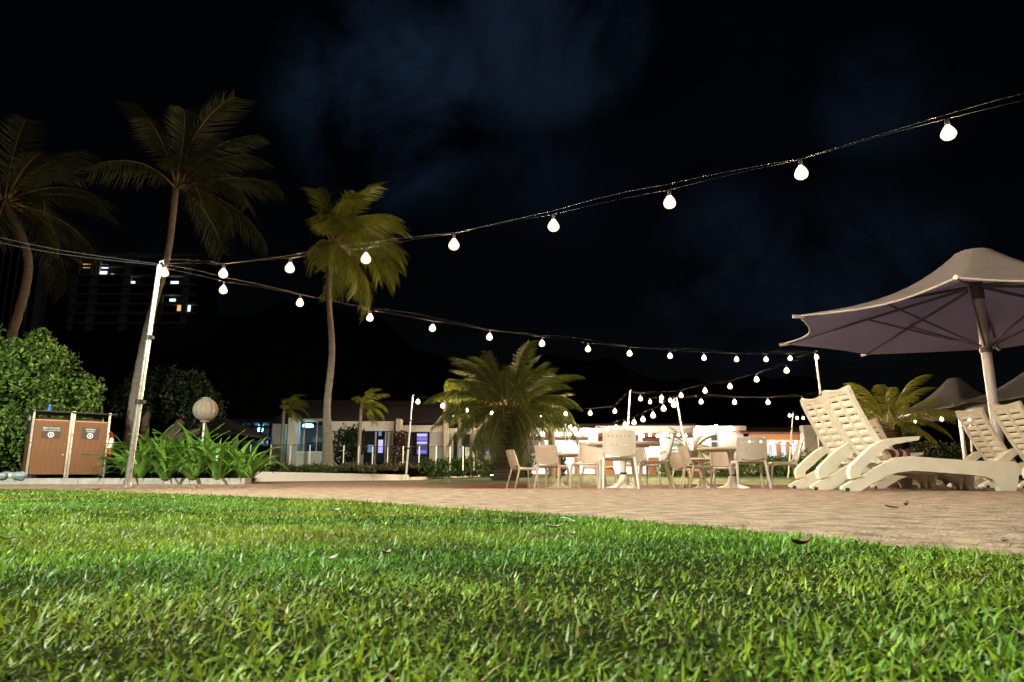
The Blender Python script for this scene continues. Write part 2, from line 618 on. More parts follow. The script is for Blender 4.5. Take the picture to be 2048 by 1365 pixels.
vs, fs = [], []
rows = [(19.05, -7.05), (22, -5.75), (26, -3.95), (30, -3.0), (36, -1.6), (44, -1.0)]
for (y, xr) in rows:
    for k in range(7):
        x = -32 + (xr + 32) * k / 6
        vs.append((x, y, bed_z(x, y) + 0.02 * math.sin(3 * x + y)))
fs = [(i * 7 + j, i * 7 + j + 1, (i + 1) * 7 + j + 1, (i + 1) * 7 + j) for i in range(5) for j in range(6)]
struct('planting_bed', MB().add(vs, fs), M['soil'])


def wall_run(p, q, z0a, z0b, h_a, h_b, t):
    d = (q - p).normalized()
    n = Vector((-d.y, d.x, 0)) * t
    return MB().add([(p.x, p.y, z0a), (q.x, q.y, z0b), (q.x, q.y, h_b), (p.x, p.y, h_a),
                     (p.x + n.x, p.y + n.y, z0a), (q.x + n.x, q.y + n.y, z0b), (q.x + n.x, q.y + n.y, h_b), (p.x + n.x, p.y + n.y, h_a)],
                    [(0, 1, 2, 3), (4, 7, 6, 5), (3, 2, 6, 7), (0, 4, 5, 1), (0, 3, 7, 4), (1, 5, 6, 2)])


t = tag(obj('retaining_wall', wall_run(WA, WB, -0.1, -0.2, 0.27, 0.20, 0.3), M['white']),
        'long low white rendered retaining wall in front of the palm bed', 'wall')
t = tag(obj('retaining_wall', wall_run(WB + Vector((0.02, 0.02, 0)), WC, -0.2, -0.1, 0.10, 0.22, 0.25), M['whitewall']),
        'thin pale edging wall running back along the lawn beside the date palm', 'wall')

# hills in the dark behind
mb = MB()
nx, ny = 70, 12
vs = []
for i in range(nx + 1):
    x = -420 + 760 * i / nx
    ridge = 34 + 42 * math.exp(-((x + 95) / 60) ** 2) + 9 * math.sin(x * 0.021 + 1) + 4 * math.sin(x * 0.077) + 2 * math.sin(x * 0.21)
    for j in range(ny + 1):
        v = j / ny
        vs.append((x, 130 + 150 * v, -1 + ridge * math.sin(v * math.pi * 0.5) ** 1.2 + 1.6 * math.sin(x * 0.31 + j * 1.7) * v))
fs = [(i * (ny + 1) + j, (i + 1) * (ny + 1) + j, (i + 1) * (ny + 1) + j + 1, i * (ny + 1) + j + 1) for i in range(nx) for j in range(ny)]
struct('hills', mb.add(vs, fs), M['hill'])

# ------------------------------------------------------------------ the near lawn, blade by blade


def grass_field():
    out_v, out_f, out_c = [], [], []
    base = 0

    def patch(n, sampler, seg):
        nonlocal base
        x, y = sampler(n)
        keep = y < edge_y(x) + NP.normal(0, 0.012, len(x)) + 0.02
        # sparser towards the terrace edge and in a few thin spots
        thin = np.sin(x * 3.1 + 1.3 * np.sin(y * 2.3)) * np.sin(y * 3.7 + 0.8 * np.sin(x * 2.9))
        keep &= NP.random(len(x)) < np.clip(1.15 + 0.9 * thin, 0.6, 1)
        x, y = x[keep], y[keep]
        m = len(x)
        r = np.sqrt(np.maximum(np.abs(x) - 0.8, 0) ** 2 + y ** 2)
        tuft = np.sin(x * 9 + 2 * np.sin(y * 7)) * np.sin(y * 11 + 1.5 * np.sin(x * 5))
        size = np.clip(r / 2.0, 1, 3.2) ** 0.25 * NP.lognormal(0.0, 0.28, m)
        L = (0.0085 + 0.0090 * NP.random(m) + 0.0035 * tuft) * size
        W = (0.0012 + 0.0011 * NP.random(m)) * np.clip(r / 1.6, 0.8, 4.5) ** 0.5
        az = NP.random(m) * 2 * np.pi
        lean = np.abs(NP.normal(0.80, 0.40, m))
        lean[NP.random(m) < 0.12] = 1.45
        bend = NP.random(m) * 1.0
        dx, dy = np.cos(az), np.sin(az)
        tw = NP.normal(0, 0.7, m)
        sx, sy = -np.sin(az + tw), np.cos(az + tw)
        g = NP.random(m)
        patchy = 0.5 + 0.5 * np.sin(x * 2.2 + 2 * np.sin(y * 1.7)) * np.cos(y * 2.6)
        col = np.stack([0.070 + 0.090 * g * g + 0.060 * patchy, 0.170 + 0.11 * g + 0.02 * patchy, 0.014 + 0.024 * (1 - g) * (1 - patchy)], 1)
        low = 1 + 0.20 * np.sin(x * 5.3 + 1.7 * np.sin(y * 4.1)) * np.sin(y * 6.1 + 1.3 * np.sin(x * 3.7)) + 0.18 * tuft
        yel = np.clip(np.sin(x * 1.9 + 4 + 1.5 * np.sin(y * 2.9)) * np.sin(y * 3.3 + 2), 0, 1)
        col = col * low[:, None] * NP.lognormal(0, 0.22, (m, 1)) * (1 + yel[:, None] * np.array([0.55, 0.08, 0.1])[None])
        dry = NP.random(m) < 0.04 + 0.08 * yel
        col[dry] = np.array([0.27, 0.23, 0.09])[None] * NP.uniform(0.5, 1.2, (dry.sum(), 1))
        blue = NP.random(m) < 0.25
        col[blue] = col[blue] * np.array([0.75, 0.95, 1.5])
        V = np.zeros((m, 2 * seg + 1, 3))
        px, py, pz = x.copy(), y.copy(), np.full(m, 0.003)
        for k in range(seg + 1):
            tt = k / seg
            if k:
                ang = lean + bend * tt
                px = px + dx * np.sin(ang) * L / seg
                py = py + dy * np.sin(ang) * L / seg
                pz = pz + np.cos(np.minimum(ang, 1.75)) * L / seg
            if k < seg:
                w = W * (1 - 0.55 * tt ** 1.5)
                V[:, 2 * k] = np.stack([px - sx * w, py - sy * w, pz], 1)
                V[:, 2 * k + 1] = np.stack([px + sx * w, py + sy * w, pz + 0.15 * w], 1)
            else:
                V[:, 2 * k] = np.stack([px, py, pz], 1)
        nvb = 2 * seg + 1
        idx = base + np.arange(m)[:, None] * nvb
        tris = []
        for k in range(seg - 1):
            a = 2 * k
            tris += [(a, a + 1, a + 3), (a, a + 3, a + 2)]
        tris.append((2 * seg - 2, 2 * seg - 1, 2 * seg))
        for tr in tris:
            out_f.append(idx + np.array(tr)[None, :])
        out_v.append(V.reshape(-1, 3))
        shade = np.repeat(col, nvb, 0)
        out_c.append(shade)
        base += m * nvb

    # close by: evenly dense over the strip in front of the camera
    patch(470000, lambda n: (NP.uniform(-2.3, 1.9, n), 0.18 + 1.9 * NP.random(n) ** 1.25), 2)
    # middle and far: density falls with distance

    def mid(n):
        rr = 1.7 + 2.6 * NP.random(n) ** 1.1
        a = NP.uniform(-1.15, 0.75, n)
        return rr * np.sin(a) * 1.05, rr * np.cos(a)
    patch(260000, mid, 2)

    def far(n):
        rr = 3.8 + 9.0 * NP.random(n) ** 1.05
        a = NP.uniform(-1.15, 0.05, n)
        return rr * np.sin(a), rr * np.cos(a)
    patch(260000, far, 2)
    V = np.concatenate(out_v)
    Fc = np.concatenate(out_f)
    C = np.concatenate(out_c)
    me = fast_mesh('grass', V, Fc, C)
    me.materials.append(M['grass'])
    o = obj('grass', me, None)
    o['kind'] = 'stuff'
    o['label'] = 'short mown green grass of the near lawn'
    o['category'] = 'grass'


grass_field()

# ------------------------------------------------------------------ leaf clouds for shrubs and hedges


def leaf_cloud(name, n, sampler, size, c_lo, c_hi, material, seed=1, long=1.7):
    rng = np.random.default_rng(seed)
    P = sampler(rng, n)
    n = len(P)
    a = rng.normal(size=(n, 3))
    a /= np.linalg.norm(a, axis=1)[:, None]
    b = np.cross(a, rng.normal(size=(n, 3)))
    b /= np.linalg.norm(b, axis=1)[:, None]
    s = size * rng.uniform(0.6, 1.3, n)[:, None]
    nrm = np.cross(a, b)
    V = np.stack([P - a * s * long * 0.5, P + b * s * 0.42 + nrm * s * 0.08, P + a * s * long * 0.5 + nrm * s * 0.2, P - b * s * 0.42 + nrm * s * 0.08], 1).reshape(-1, 3)
    Q = np.arange(n)[:, None] * 4 + np.array([0, 1, 2, 3])[None, :]
    k = rng.random(n)[:, None] ** 1.3
    c = np.array(c_lo)[None] * (1 - k) + np.array(c_hi)[None] * k
    me = fast_mesh(name, V, Q, np.repeat(c, 4, 0))
    me.materials.append(material)
    return me


def blob_sampler(blobs, shell=0.55):
    """points in the outer part of a set of lumpy ellipsoids (cx, cy, cz, rx, ry, rz)"""
    B = np.array(blobs, float)

    def f(rng, n):
        w = B[:, 3] * B[:, 5]
        k = rng.choice(len(B), n, p=w / w.sum())
        d = rng.normal(size=(n, 3))
        d /= np.linalg.norm(d, axis=1)[:, None]
        lump = 1 + 0.16 * np.sin(d[:, 0] * 7 + k) * np.sin(d[:, 1] * 6 + 2 * k) + 0.10 * np.sin(d[:, 2] * 11 + 3 * k) * np.sin(d[:, 0] * 13)
        r = (1 - shell * rng.random(n) ** 2.2) * lump
        P = B[k, :3] + d * r[:, None] * B[k, 3:6]
        return P[P[:, 2] > 0.02]
    return f


def shrub(name, label, cat, loc, blobs, n, size, lo, hi, seed, group=None, stems=3, trunk_r=0.04, long=1.7):
    t = thing(name, label, cat, loc, 0, group)
    obj('crown', leaf_cloud('crown', n, blob_sampler(blobs), size, lo, hi, M['leaf'], seed, long), None, t)
    mb = MB()
    rr = random.Random(seed)
    for k in range(stems):
        b = blobs[k % len(blobs)]
        mb.tube([(rr.uniform(-.1, .1), rr.uniform(-.1, .1), -0.1), (b[0] * 0.4, b[1] * 0.4, b[2] * 0.5), (b[0] * 0.9, b[1] * 0.9, b[2])],
                [trunk_r, trunk_r * 0.8, trunk_r * 0.4], 6)
    obj('trunk', mb, M['bark'], t)
    return t


# ------------------------------------------------------------------ palms


def frond_mesh(name, L, nleaf, leaf_len, droop, seed, vee=0.5, wind=0.0, leaf_w=0.03):
    """a feather frond growing along +x from the origin; the rachis bends down by 'droop' radians over its length"""
    rr = random.Random(seed)
    V, Fq = [], []
    N = 10
    pts, tan = [], []
    p = Vector((0, 0, 0))
    for i in range(N + 1):
        t = i / N
        a = -droop * (t ** 1.4)
        d = Vector((math.cos(a), wind * t * 0.6, math.sin(a))).normalized()
        pts.append(p.copy())
        tan.append(d)
        p = p + d * (L / N)
    w0 = 0.022 * L / 2.5 + 0.008
    for i in range(N + 1):
        w = w0 * (1 - 0.85 * i / N)
        V += [pts[i] + Vector((0, -w, 0)), pts[i] + Vector((0, 0, -w)), pts[i] + Vector((0, w, 0)), pts[i] + Vector((0, 0, w * 0.6))]
    for i in range(N):
        for k in range(4):
            Fq.append((4 * i + k, 4 * i + (k + 1) % 4, 4 * i + 4 + (k + 1) % 4, 4 * i + 4 + k))
    nr = len(Fq)
    for k in range(nleaf):
        t = 0.16 + 0.84 * (k + 0.5) / nleaf
        f = t * N
        i = min(int(f), N - 1)
        q = pts[i].lerp(pts[i + 1], f - i)
        d = tan[i]
        ll = leaf_len * (math.sin(math.pi * min(1, (t - 0.08) * 0.95)) ** 0.6) * rr.uniform(0.85, 1.1)
        for s in (-1, 1):
            side = Vector((0, s, 0))
            out = (side * rr.uniform(0.75, 1.0) + d * rr.uniform(0.45, 0.75) + Vector((0, wind * 0.8, -vee * rr.uniform(0.5, 1.2)))).normalized()
            mid = q + out * ll * 0.5
            out2 = (out + Vector((0, wind * 0.3, -0.55 * rr.uniform(0.6, 1.3)))).normalized()
            tip = mid + out2 * ll * 0.5
            wv = d * leaf_w * 0.5
            o = len(V)
            V += [q - wv * 0.6, q + wv * 0.6, mid + wv, mid - wv, tip + wv * 0.1, tip - wv * 0.1]
            Fq += [(o, o + 1, o + 2, o + 3), (o + 3, o + 2, o + 4, o + 5)]
    me = bpy.data.meshes.new(name)
    me.from_pydata([tuple(v) for v in V], [], Fq)
    mi = [0] * nr + [1] * (len(Fq) - nr)
    me.polygons.foreach_set('material_index', mi)
    me.update()
    return me


def palm(name, label, base, path, radii, nfrond, frond_len, leaf_len, material, seed, elev=(-0.5, 1.2), droop=1.3, wind_az=None, wind=0.25, nleaf=34,
         leaf_w=0.035, group=None, rings=True, azs=None, trunk_mat=None, swell=None):
    t = thing(name, label, 'palm tree', base, 0, group)
    mb = MB()
    pts = [Vector(p) for p in path]
    # subdivide the trunk and give it the rings left by old leaf bases
    fine, fr = [], []
    n = 44 if rings else 8
    for i in range(n + 1):
        u = i / n * (len(pts) - 1)
        k = min(int(u), len(pts) - 2)
        p0, p1, p2, p3 = pts[max(k - 1, 0)], pts[k], pts[k + 1], pts[min(k + 2, len(pts) - 1)]
        w = u - k                                   # a smooth curve through the given points
        fine.append(0.5 * (2 * p1 + (p2 - p0) * w + (2 * p0 - 5 * p1 + 4 * p2 - p3) * w ** 2 + (3 * p1 - p0 - 3 * p2 + p3) * w ** 3))
        fr.append((radii[k] + (radii[k + 1] - radii[k]) * (u - k)) * (1.0 + (0.07 if i % 2 else -0.05) * (1 if rings else 0)))
    mb.tube(fine, fr, 12)
    obj('trunk', mb, trunk_mat or M['trunk'], t)
    rr = random.Random(seed)
    meshes = []
    for k in range(4):
        me = frond_mesh('frond', frond_len, nleaf, leaf_len, droop * rr.uniform(0.75, 1.2), seed * 10 + k, 0.5 + 0.3 * rr.random(), rr.uniform(-wind, wind), leaf_w)
        me.materials.append(M['rachis'])
        me.materials.append(material)
        meshes.append(me)
    top = pts[-1]
    for k in range(nfrond):
        f = (k + 0.5) / nfrond
        az = azs[k % len(azs)] + rr.uniform(-0.15, 0.15) if azs else k * 2.39996 + rr.uniform(-0.2, 0.2)
        el = elev[0] + (elev[1] - elev[0]) * f + rr.uniform(-0.12, 0.12)
        if wind_az is not None:                   # the wind swings the fronds round to leeward
            dlt = (wind_az - az + math.pi) % (2 * math.pi) - math.pi
            az += dlt * wind
        o = obj('frond', meshes[k % 4], None, t, loc=top + Vector((math.cos(az), math.sin(az), 0)) * radii[-1] * 0.6 + Vector((0, 0, rr.uniform(-0.1, 0.1))))
        o.rotation_euler = (rr.uniform(-0.3, 0.3), -el, az)
        sc = rr.uniform(0.82, 1.12)
        o.scale = (sc, sc, sc)
    return t


# ------------------------------------------------------------------ string lights
bulb_mb = MB().lathe([(0.012, -0.004), (0.020, -0.016), (0.034, -0.040), (0.043, -0.066), (0.042, -0.086), (0.032, -0.104), (0.014, -0.115), (0.003, -0.117)], 10)
bulb_me = bulb_mb.mesh('bulb', 60)
bulb_me.transform(Matrix.Diagonal((1.42, 1.42, 1.20, 1)))  # widened to enlarge the halo painted into the glass
bulb_me.materials.append(M['globe'])
fil_me = MB().lathe([(0.004, -0.030), (0.016, -0.038), (0.026, -0.056), (0.029, -0.072), (0.024, -0.090), (0.010, -0.102), (0.003, -0.104)], 8).mesh('filament', 60)
fil_me.materials.append(M['bulb'])
sock_mb = MB().lathe([(0.006, 0.055), (0.018, 0.050), (0.021, 0.0), (0.019, -0.012), (0.010, -0.014)], 10)
sock_me = sock_mb.mesh('lamp_holder', 40)
sock_me.materials.append(M['black'])


def festoon(label, ends, bulbs, scale=1.0, wire=True, group='festoon strings over the terrace'):
    """ends: the points the cable is tied to; bulbs: bulb centres in order between them"""
    t = thing('festoon_string', label, 'string lights', (0, 0, 0), 0, group)
    up = Vector((0, 0, 0.115 * scale))
    pts = [Vector(ends[0])] + [Vector(b) + up for b in bulbs] + [Vector(ends[1])]
    fine = []
    for i in range(len(pts) - 1):
        a, b = pts[i], pts[i + 1]
        for k in range(3):
            u = k / 3
            fine.append(a.lerp(b, u) + Vector((0, 0, 0.012 * math.sin(math.pi * u))))
    fine.append(pts[-1])
    obj('cable', MB().tube(fine, 0.0021 * scale ** 0.5, 5), M['cable'], t)
    if wire:
        w = [p + Vector((0, 0.02, 0.045 + 0.03 * math.sin(i * 0.7))) for i, p in enumerate(fine)]
        w[0], w[-1] = fine[0] + Vector((0, 0, 0.05)), fine[-1] + Vector((0, 0, 0.05))
        obj('support_wire', MB().tube(w, 0.0010 * scale ** 0.5, 4), M['wire'], t)
    for b in bulbs:
        h = obj('lamp_holder', sock_me, None, t, loc=Vector(b) + Vector((0, 0, 0.06 * scale)))
        h.scale = (scale,) * 3
        obj('bulb', bulb_me, None, h)
        obj('filament', fil_me, None, h)
    return t


def light_pole(label, base, top, r=0.028, joints=(0.34, 0.66), white=True):
    base, top = Vector(base), Vector(top)
    t = thing('light_pole', label, 'pole', base, 0, 'poles carrying the string lights')
    d = top - base
    L = d.length
    m = M['polewhite'] if white else M['steel']
    cuts = [0] + list(joints) + [1]
    rad = r
    for i in range(len(cuts) - 1):
        obj('pole_section', MB().tube([d * cuts[i], d * (cuts[i + 1] - 0.001)], rad, 12), m, t)
        if i < len(cuts) - 2:
            obj('clamp', MB().tube([d * (cuts[i + 1] - 0.010), d * (cuts[i + 1] + 0.010)], rad * 1.35, 12).box(d * cuts[i + 1] + Vector((rad * 1.5, 0, 0)), (rad, rad * 0.7, 0.04)), M['black'], t)
        rad *= 0.87
    obj('foot', MB().lathe([(r * 2.4, -0.012), (r * 2.4, 0.008), (r * 1.3, 0.014), (r * 1.2, 0.10)], 14), M['steel'], t)
    obj('hook', MB().tube([d + Vector((0, 0, -0.02)), d + Vector((0, 0, 0.05)), d + Vector((0.05, 0, 0.06)), d + Vector((0.06, 0, 0.03))], 0.008, 6), M['steel'], t)
    return t


PL = Vector((-5.21, 9.45, 0))
PLT = at(319, 531, 9.45)
light_pole('tall leaning steel light pole at the lawn corner beside the strap leaf plants', PL, PLT, 0.042, (0.37, 0.66), False)
A0, AN = 8.98, (-0.0570)
A_px = [(447, 545), (580, 534), (732, 515), (908, 487), (1107, 449), (1339, 402), (1602, 343), (1896, 263)]
A_pts = [at(329, 543, 9.40)] + [at(x, y, A0 * (1 + AN * i)) for i, (x, y) in enumerate(A_px)]
A_pts += [Vector((A0 * (-0.442 + 0.123 * n), A0 * (1 + AN * n), 3.12 + 0.09 * (n - 8))) for n in (8, 9)]
PE = Vector((A0 * (-0.442 + 0.123 * 10.2), A0 * (1 + AN * 10.2), 0))
light_pole('light pole at the near end of the front string, by the lawn', PE, PE + Vector((0.0, 0.0, 3.35)), 0.04, (0.37, 0.66), False)
festoon('nearest string of large bulbs rising across the sky from the leaning pole', [PLT, PE + Vector((0, 0, 3.3))], A_pts, 1.0)
B_px = [(447, 578), (600, 604), (740, 634), (865, 655), (979, 673), (1084, 686), (1176, 697), (1259, 706), (1340, 711), (1408, 715), (1473, 718), (1532, 718), (1580, 716)]
B0 = 10.16
B_pts = [at(x, y, B0 * (1 + 0.0665 * i)) for i, (x, y) in enumerate(B_px)]
PR = Vector((8.66, 18.8, zp(8.7, 18.8)))
PRT = at(1630, 706, 18.8)
light_pole('white light pole rising behind the front loungers, leaning left', PR, PRT, 0.036, (0.40, 0.68))
festoon('long string of bulbs from the leaning pole to the pole behind the loungers', [PLT + Vector((0, 0, -0.03)), PRT], B_pts + [at(1633, 714, 18.75)], 1.0)
C0 = 20.0
C_px = [(1573, 740), (1513, 758), (1460, 772), (1410, 781), (1362, 790), (1323, 795), (1281, 797)]
C_pts = [at(x, y, C0 * (1 + 0.0488 * i)) for i, (x, y) in enumerate(C_px)]
PN = Vector((xat(1250, 27.5, 960), 27.5, zlawn_far(27.5)))
PNT = at(1260, 783, 27.5)
light_pole('light pole behind the middle chairs, leaning right', PN, PNT, 0.036, (0.4, 0.72))
festoon('string dropping away from the lounger pole to the pole behind the middle chairs', [PRT + Vector((0, 0.02, -0.02)), PNT], C_pts, 1.35)
PM = Vector((xat(811, 25.6, 960), 25.6, -0.12))
PMT = at(825, 794, 25.6)
light_pole('thin light pole standing at the end of the low white wall', PM, PMT, 0.036, (0.4, 0.72))
G_pts = [at(836 + 49.2 * k, y, 25.7 + 0.18 * k) for k, y in enumerate((803, 811, 819, 826, 830, 830, 828, 826, 822))]
festoon('string hung level behind the big date palm between two thin poles', [PMT, PNT + Vector((0, 0, -0.03))], G_pts, 1.4)
PP = Vector((xat(1381, 25.8, 960), 25.8, zlawn_far(25.8)))
PPT = at(1353, 797, 25.8)
light_pole('light pole behind the right hand table, leaning left', PP, PPT, 0.036, (0.4, 0.72))
PD = Vector((12.6, 25.0, -0.1))
PDT = Vector((12.55, 25.0, 3.2))
light_pole('light pole hidden behind the raised lounger backs', PD, PDT, 0.036, (0.4, 0.72))
D_px = [(1605, 801), (1536, 804), (1469, 804), (1402, 803)]
festoon('short level string of four bulbs above the right hand table', [PDT, PPT], [at(x, y, 25.2 + 0.2 * i) for i, (x, y) in enumerate(D_px)], 1.4)
PO = Vector((xat(1127, 46, 950), 46, 0.1))
POT = at(1131, 849, 46)
light_pole('far light pole in front of the lit dining hall', PO, POT, 0.04, (0.4, 0.72))
F_px = [(1348, 808), (1327, 816), (1306, 830), (1286, 838), (1268, 844), (1250, 848), (1232, 854), (1215, 858), (1197, 861), (1182, 861), (1164, 861), (1150, 858), (1140, 853)]
F_pts = [at(x, y, 26.5 + 19 * (i / 12)) for i, (x, y) in enumerate(F_px)]
festoon('crowded string curving back from the right table pole to the lit hall', [PPT + Vector((0, 0.03, -0.03)), POT], F_pts, 1.9)
PQ = Vector((xat(1577, 31, 962), 31, zlawn_far(31)))
PQT = at(1586, 826, 31)
light_pole('light pole in front of the timber fronted hall', PQ, PQT, 0.036, (0.5, 0.75))
PZ = Vector((16.0, 36.0, 0.05))
festoon('few bulbs running right from the pole before the timber hall', [PQT, PZ + Vector((0, 0, 3.2))],
        [at(x, y, 31.2 + 0.8 * i) for i, (x, y) in enumerate([(1579, 831), (1594, 836), (1606, 836), (1618, 835)])], 1.1)
light_pole('light pole hidden behind the front lounger backs near the hall', PZ, PZ + Vector((0, 0, 3.25)), 0.036)
H_px = [(1402, 803), (1341, 797), (1325, 806)]
festoon('few bulbs between the two poles behind the tables', [PPT + Vector((0, 0.05, -0.05)), PNT + Vector((0, 0.04, -0.05))],
        [at(x, y, 26.3) for x, y in [(1341, 801), (1322, 802), (1300, 804)]], 1.1)
PV = Vector((xat(1947, 23, 945), 23, zp(15, 23)))
PVT = at(1937, 822, 23)
light_pole('light pole standing right of the lounger row behind the parasol post', PV, PVT, 0.04, (0.4, 0.72))
PV2 = Vector((xat(1790, 27, 945), 27, -0.05))
light_pole('light pole behind the shaggy palm and loungers', PV2, Vector((PV2.x, 27, zat(828, 27))), 0.036)
festoon('three bulbs behind the raised loungers right of the shaggy palm', [PVT, Vector((PV2.x, 27, zat(830, 27)))],
        [at(1938, 836, 22.9), at(1883, 838, 24.5), at(1830, 842, 26)], 1.15)
# the two wires that hold the leaning pole back towards the palms
GP = Vector((-11.6, 14.2, 6.2))
gw = thing('guy_wire', 'pair of thin wires from the leaning pole up to the far left palm', 'wire')
for k in range(2):
    a, b = PLT + Vector((0, 0, 0.02 * k)), at(-140, 448 - 14 * k, 12.5)
    obj('wire', MB().tube([a.lerp(b, u / 8) + Vector((0, 0, -0.12 * math.sin(math.pi * u / 8))) for u in range(9)], 0.0022, 4), M['wire'], gw)

# the twin-headed garden floodlight left of the picture that lights the lawn, and the bins and shrubs
FL = Vector((-7.6, 0.6, 0))
FH = 7.0
t = thing('garden_floodlight', 'tall twin headed garden floodlight on a post left of the lawn', 'floodlight', FL)
obj('post', MB().tube([(0, 0, 0), (0, 0, FH)], [0.07, 0.045], 12), M['steel'], t)
obj('cross_arm', MB().box((0, 0, FH + 0.02), (0.9, 0.06, 0.06)), M['steel'], t)
for hx, aim, power, size, blend in ((0.42, (-2.9, 3.2, 0), 16500, 80, 0.85), (-0.42, (-8.0, 13.6, 0.8), 17000, 46, 0.6)):
    hp = Vector((hx, 0.05, FH - 0.12))
    q = (Vector(aim) - (FL + hp)).to_track_quat('-Z', 'Y').to_euler()
    hd = obj('lamp_head', MB().box((0, 0, 0.10), (0.30, 0.24, 0.12)).box((0, 0, 0.18), (0.08, 0.08, 0.06)), M['black'], t, loc=hp, rot=q)
    fl_d = bpy.data.lights.new('flood_lamp', 'SPOT')
    fl_d.energy = power
    fl_d.color = (0.90, 1.0, 0.80)
    fl_d.shadow_soft_size = 0.12
    fl_d.spot_size = math.radians(size)
    fl_d.spot_blend = blend
    fl = bpy.data.objects.new('flood_lamp', fl_d)
    COL.objects.link(fl)
    fl.parent = hd

# ------------------------------------------------------------------ chairs and tables


def make_chair():
    t = thing('chair', 'x', 'chair')
    m = M['plastic']
    w = 0.235

    def backfn(u, v):
        x = (u - 0.5) * 2 * (w - 0.018)
        z = 0.505 + v * 0.335
        if v == 0:
            z -= 0.035 * (1 - (2 * u - 1) ** 2)
        y = -0.205 - (z - 0.45) * 0.30 - 0.035 * (1 - (2 * u - 1) ** 2)
        if v == 1:
            z += 0.012 * (1 - (2 * u - 1) ** 2)
        return (x, y, z)
    holes = {(i, 15) for i in range(2, 20, 3)} | {(i, 8) for i in range(5, 16, 3)}
    obj('backrest', MB().sheet(backfn, 21, 20, 0.012, lambda i, j: (i, j) in holes), m, t)

    def seatfn(u, v):
        x = (u - 0.5) * 2 * (w - 0.004)
        y = -0.19 + v * 0.42
        z = 0.452 + 0.010 * (2 * u - 1) ** 2 - 0.03 * max(0, (v - 0.85) / 0.15) ** 2 - 0.012 * math.sin(math.pi * v)
        return (x, y, z)
    obj('seat', MB().sheet(seatfn, 8, 10, 0.022), m, t)
    for s in (-1, 1):
        # side rail and front leg in one bent bar, rear leg and back post in another
        obj('leg', MB().tube([(s * (w - 0.005), -0.17, 0.432), (s * w, 0.10, 0.43), (s * w, 0.185, 0.418), (s * (w + 0.004), 0.222, 0.385), (s * (w + 0.012), 0.236, 0.30),
                              (s * (w + 0.03), 0.262, 0.0)], [0.021, 0.021, 0.022, 0.021, 0.018, 0.013], 8, 1.25), m, t)
        obj('leg', MB().tube([(s * (w - 0.004), -0.175, 0.45), (s * w, -0.195, 0.38), (s * (w + 0.025), -0.30, 0.0)], [0.023, 0.020, 0.013], 8, 1.2), m, t)
        obj('back_post', MB().tube([(s * (w - 0.006), -0.165, 0.44), (s * (w - 0.006), -0.215, 0.52), (s * (w - 0.010), -0.32, 0.842)], [0.022, 0.019, 0.014], 8, 1.2), m, t)
    return t


def place(first, px, Y, rz, label, used=[], group=None, py=950):
    x = xat(px, Y, py)
    z = zp(x, Y)
    key = first.name
    if key not in used:
        used.append(key)
        first.location = (x, Y, z)
        first.rotation_euler = (0, 0, rz)
        first['label'] = label
        if group:
            first['group'] = group
        return first
    return dup(first, (x, Y, z), rz, label, group)


CH = make_chair()
G_ = 'white plastic chairs on the terrace'
D2 = math.radians
# a chair faces +y at rz = 0 (its back to us)
for px, Y, deg, lab in (
        (1046, 15.6, -68, 'leftmost white plastic chair, sideways to the far left table'),
        (1105, 14.0, -28, 'second white chair from the left, in front of the left table'),
        (1176, 12.6, 158, 'white chair with perforated back between left and middle tables'),
        (1237, 10.45, -3, 'nearest white chair, its perforated back towards us at the middle table'),
        (1309, 11.9, 82, 'white chair seen side on, right of the middle table, facing left'),
        (1282, 13.2, 196, 'white chair behind the middle table, its front turned to us'),
        (1196, 14.6, 215, 'white chair half hidden behind the perforated chair near the middle table'),
        (1396, 14.2, -82, 'white chair facing right, front one of the pair left of the right table'),
        (1372, 16.6, -70, 'white chair facing right, rear one of the pair left of the right table'),
        (1448, 15.2, 172, 'white chair behind the pedestal of the right table'),
        (1499, 11.75, -6, 'white chair with its back towards us at the right table'),
        (1568, 12.3, 78, 'rightmost white chair, side on, next to the loungers')):
    place(CH, px, Y, D2(deg), lab, group=G_)


def make_table():
    t = thing('table', 'x', 'table')
    m = M['plastic']
    obj('tabletop', MB().lathe([(0.05, 0.690), (0.50, 0.690), (0.545, 0.682), (0.575, 0.690), (0.585, 0.712), (0.58, 0.728), (0.56, 0.733), (0.05, 0.734)], 40), m, t)
    mb = MB()
    for k in range(6):
        a = k * math.pi / 3
        mb.box((math.cos(a) * 0.26, math.sin(a) * 0.26, 0.675), (0.46, 0.016, 0.03), rz=a)
    obj('underside_rib', mb, m, t)
    obj('pedestal', MB().lathe([(0.050, 0.255), (0.050, 0.60), (0.075, 0.66), (0.12, 0.688)], 20), m, t)
    obj('collar', MB().lathe([(0.053, 0.222), (0.056, 0.228), (0.056, 0.252), (0.053, 0.256)], 20), M['black'], t)
    mb = MB()
    n = 40
    prof = [(0.30, 0.0), (0.31, 0.012), (0.255, 0.030), (0.16, 0.058), (0.105, 0.10), (0.075, 0.16), (0.062, 0.222)]
    vs, fs = [], []
    for r, z in prof:
        for k in range(n):
            a = 2 * math.pi * k / n
            q = r if r < 0.08 else 0.07 + (r - 0.07) * (0.66 + 0.40 * abs(math.cos(2 * a)) ** 1.5)
            vs.append((q * math.cos(a), q * math.sin(a), z))
    for i in range(len(prof) - 1):
        for k in range(n):
            fs.append((i * n + k, i * n + (k + 1) % n, (i + 1) * n + (k + 1) % n, (i + 1) * n + k))
    fs.append(tuple(range(n))[::-1])
    fs.append(tuple((len(prof) - 1) * n + k for k in range(n)))
    obj('base', mb.add(vs, fs), m, t)
    return t


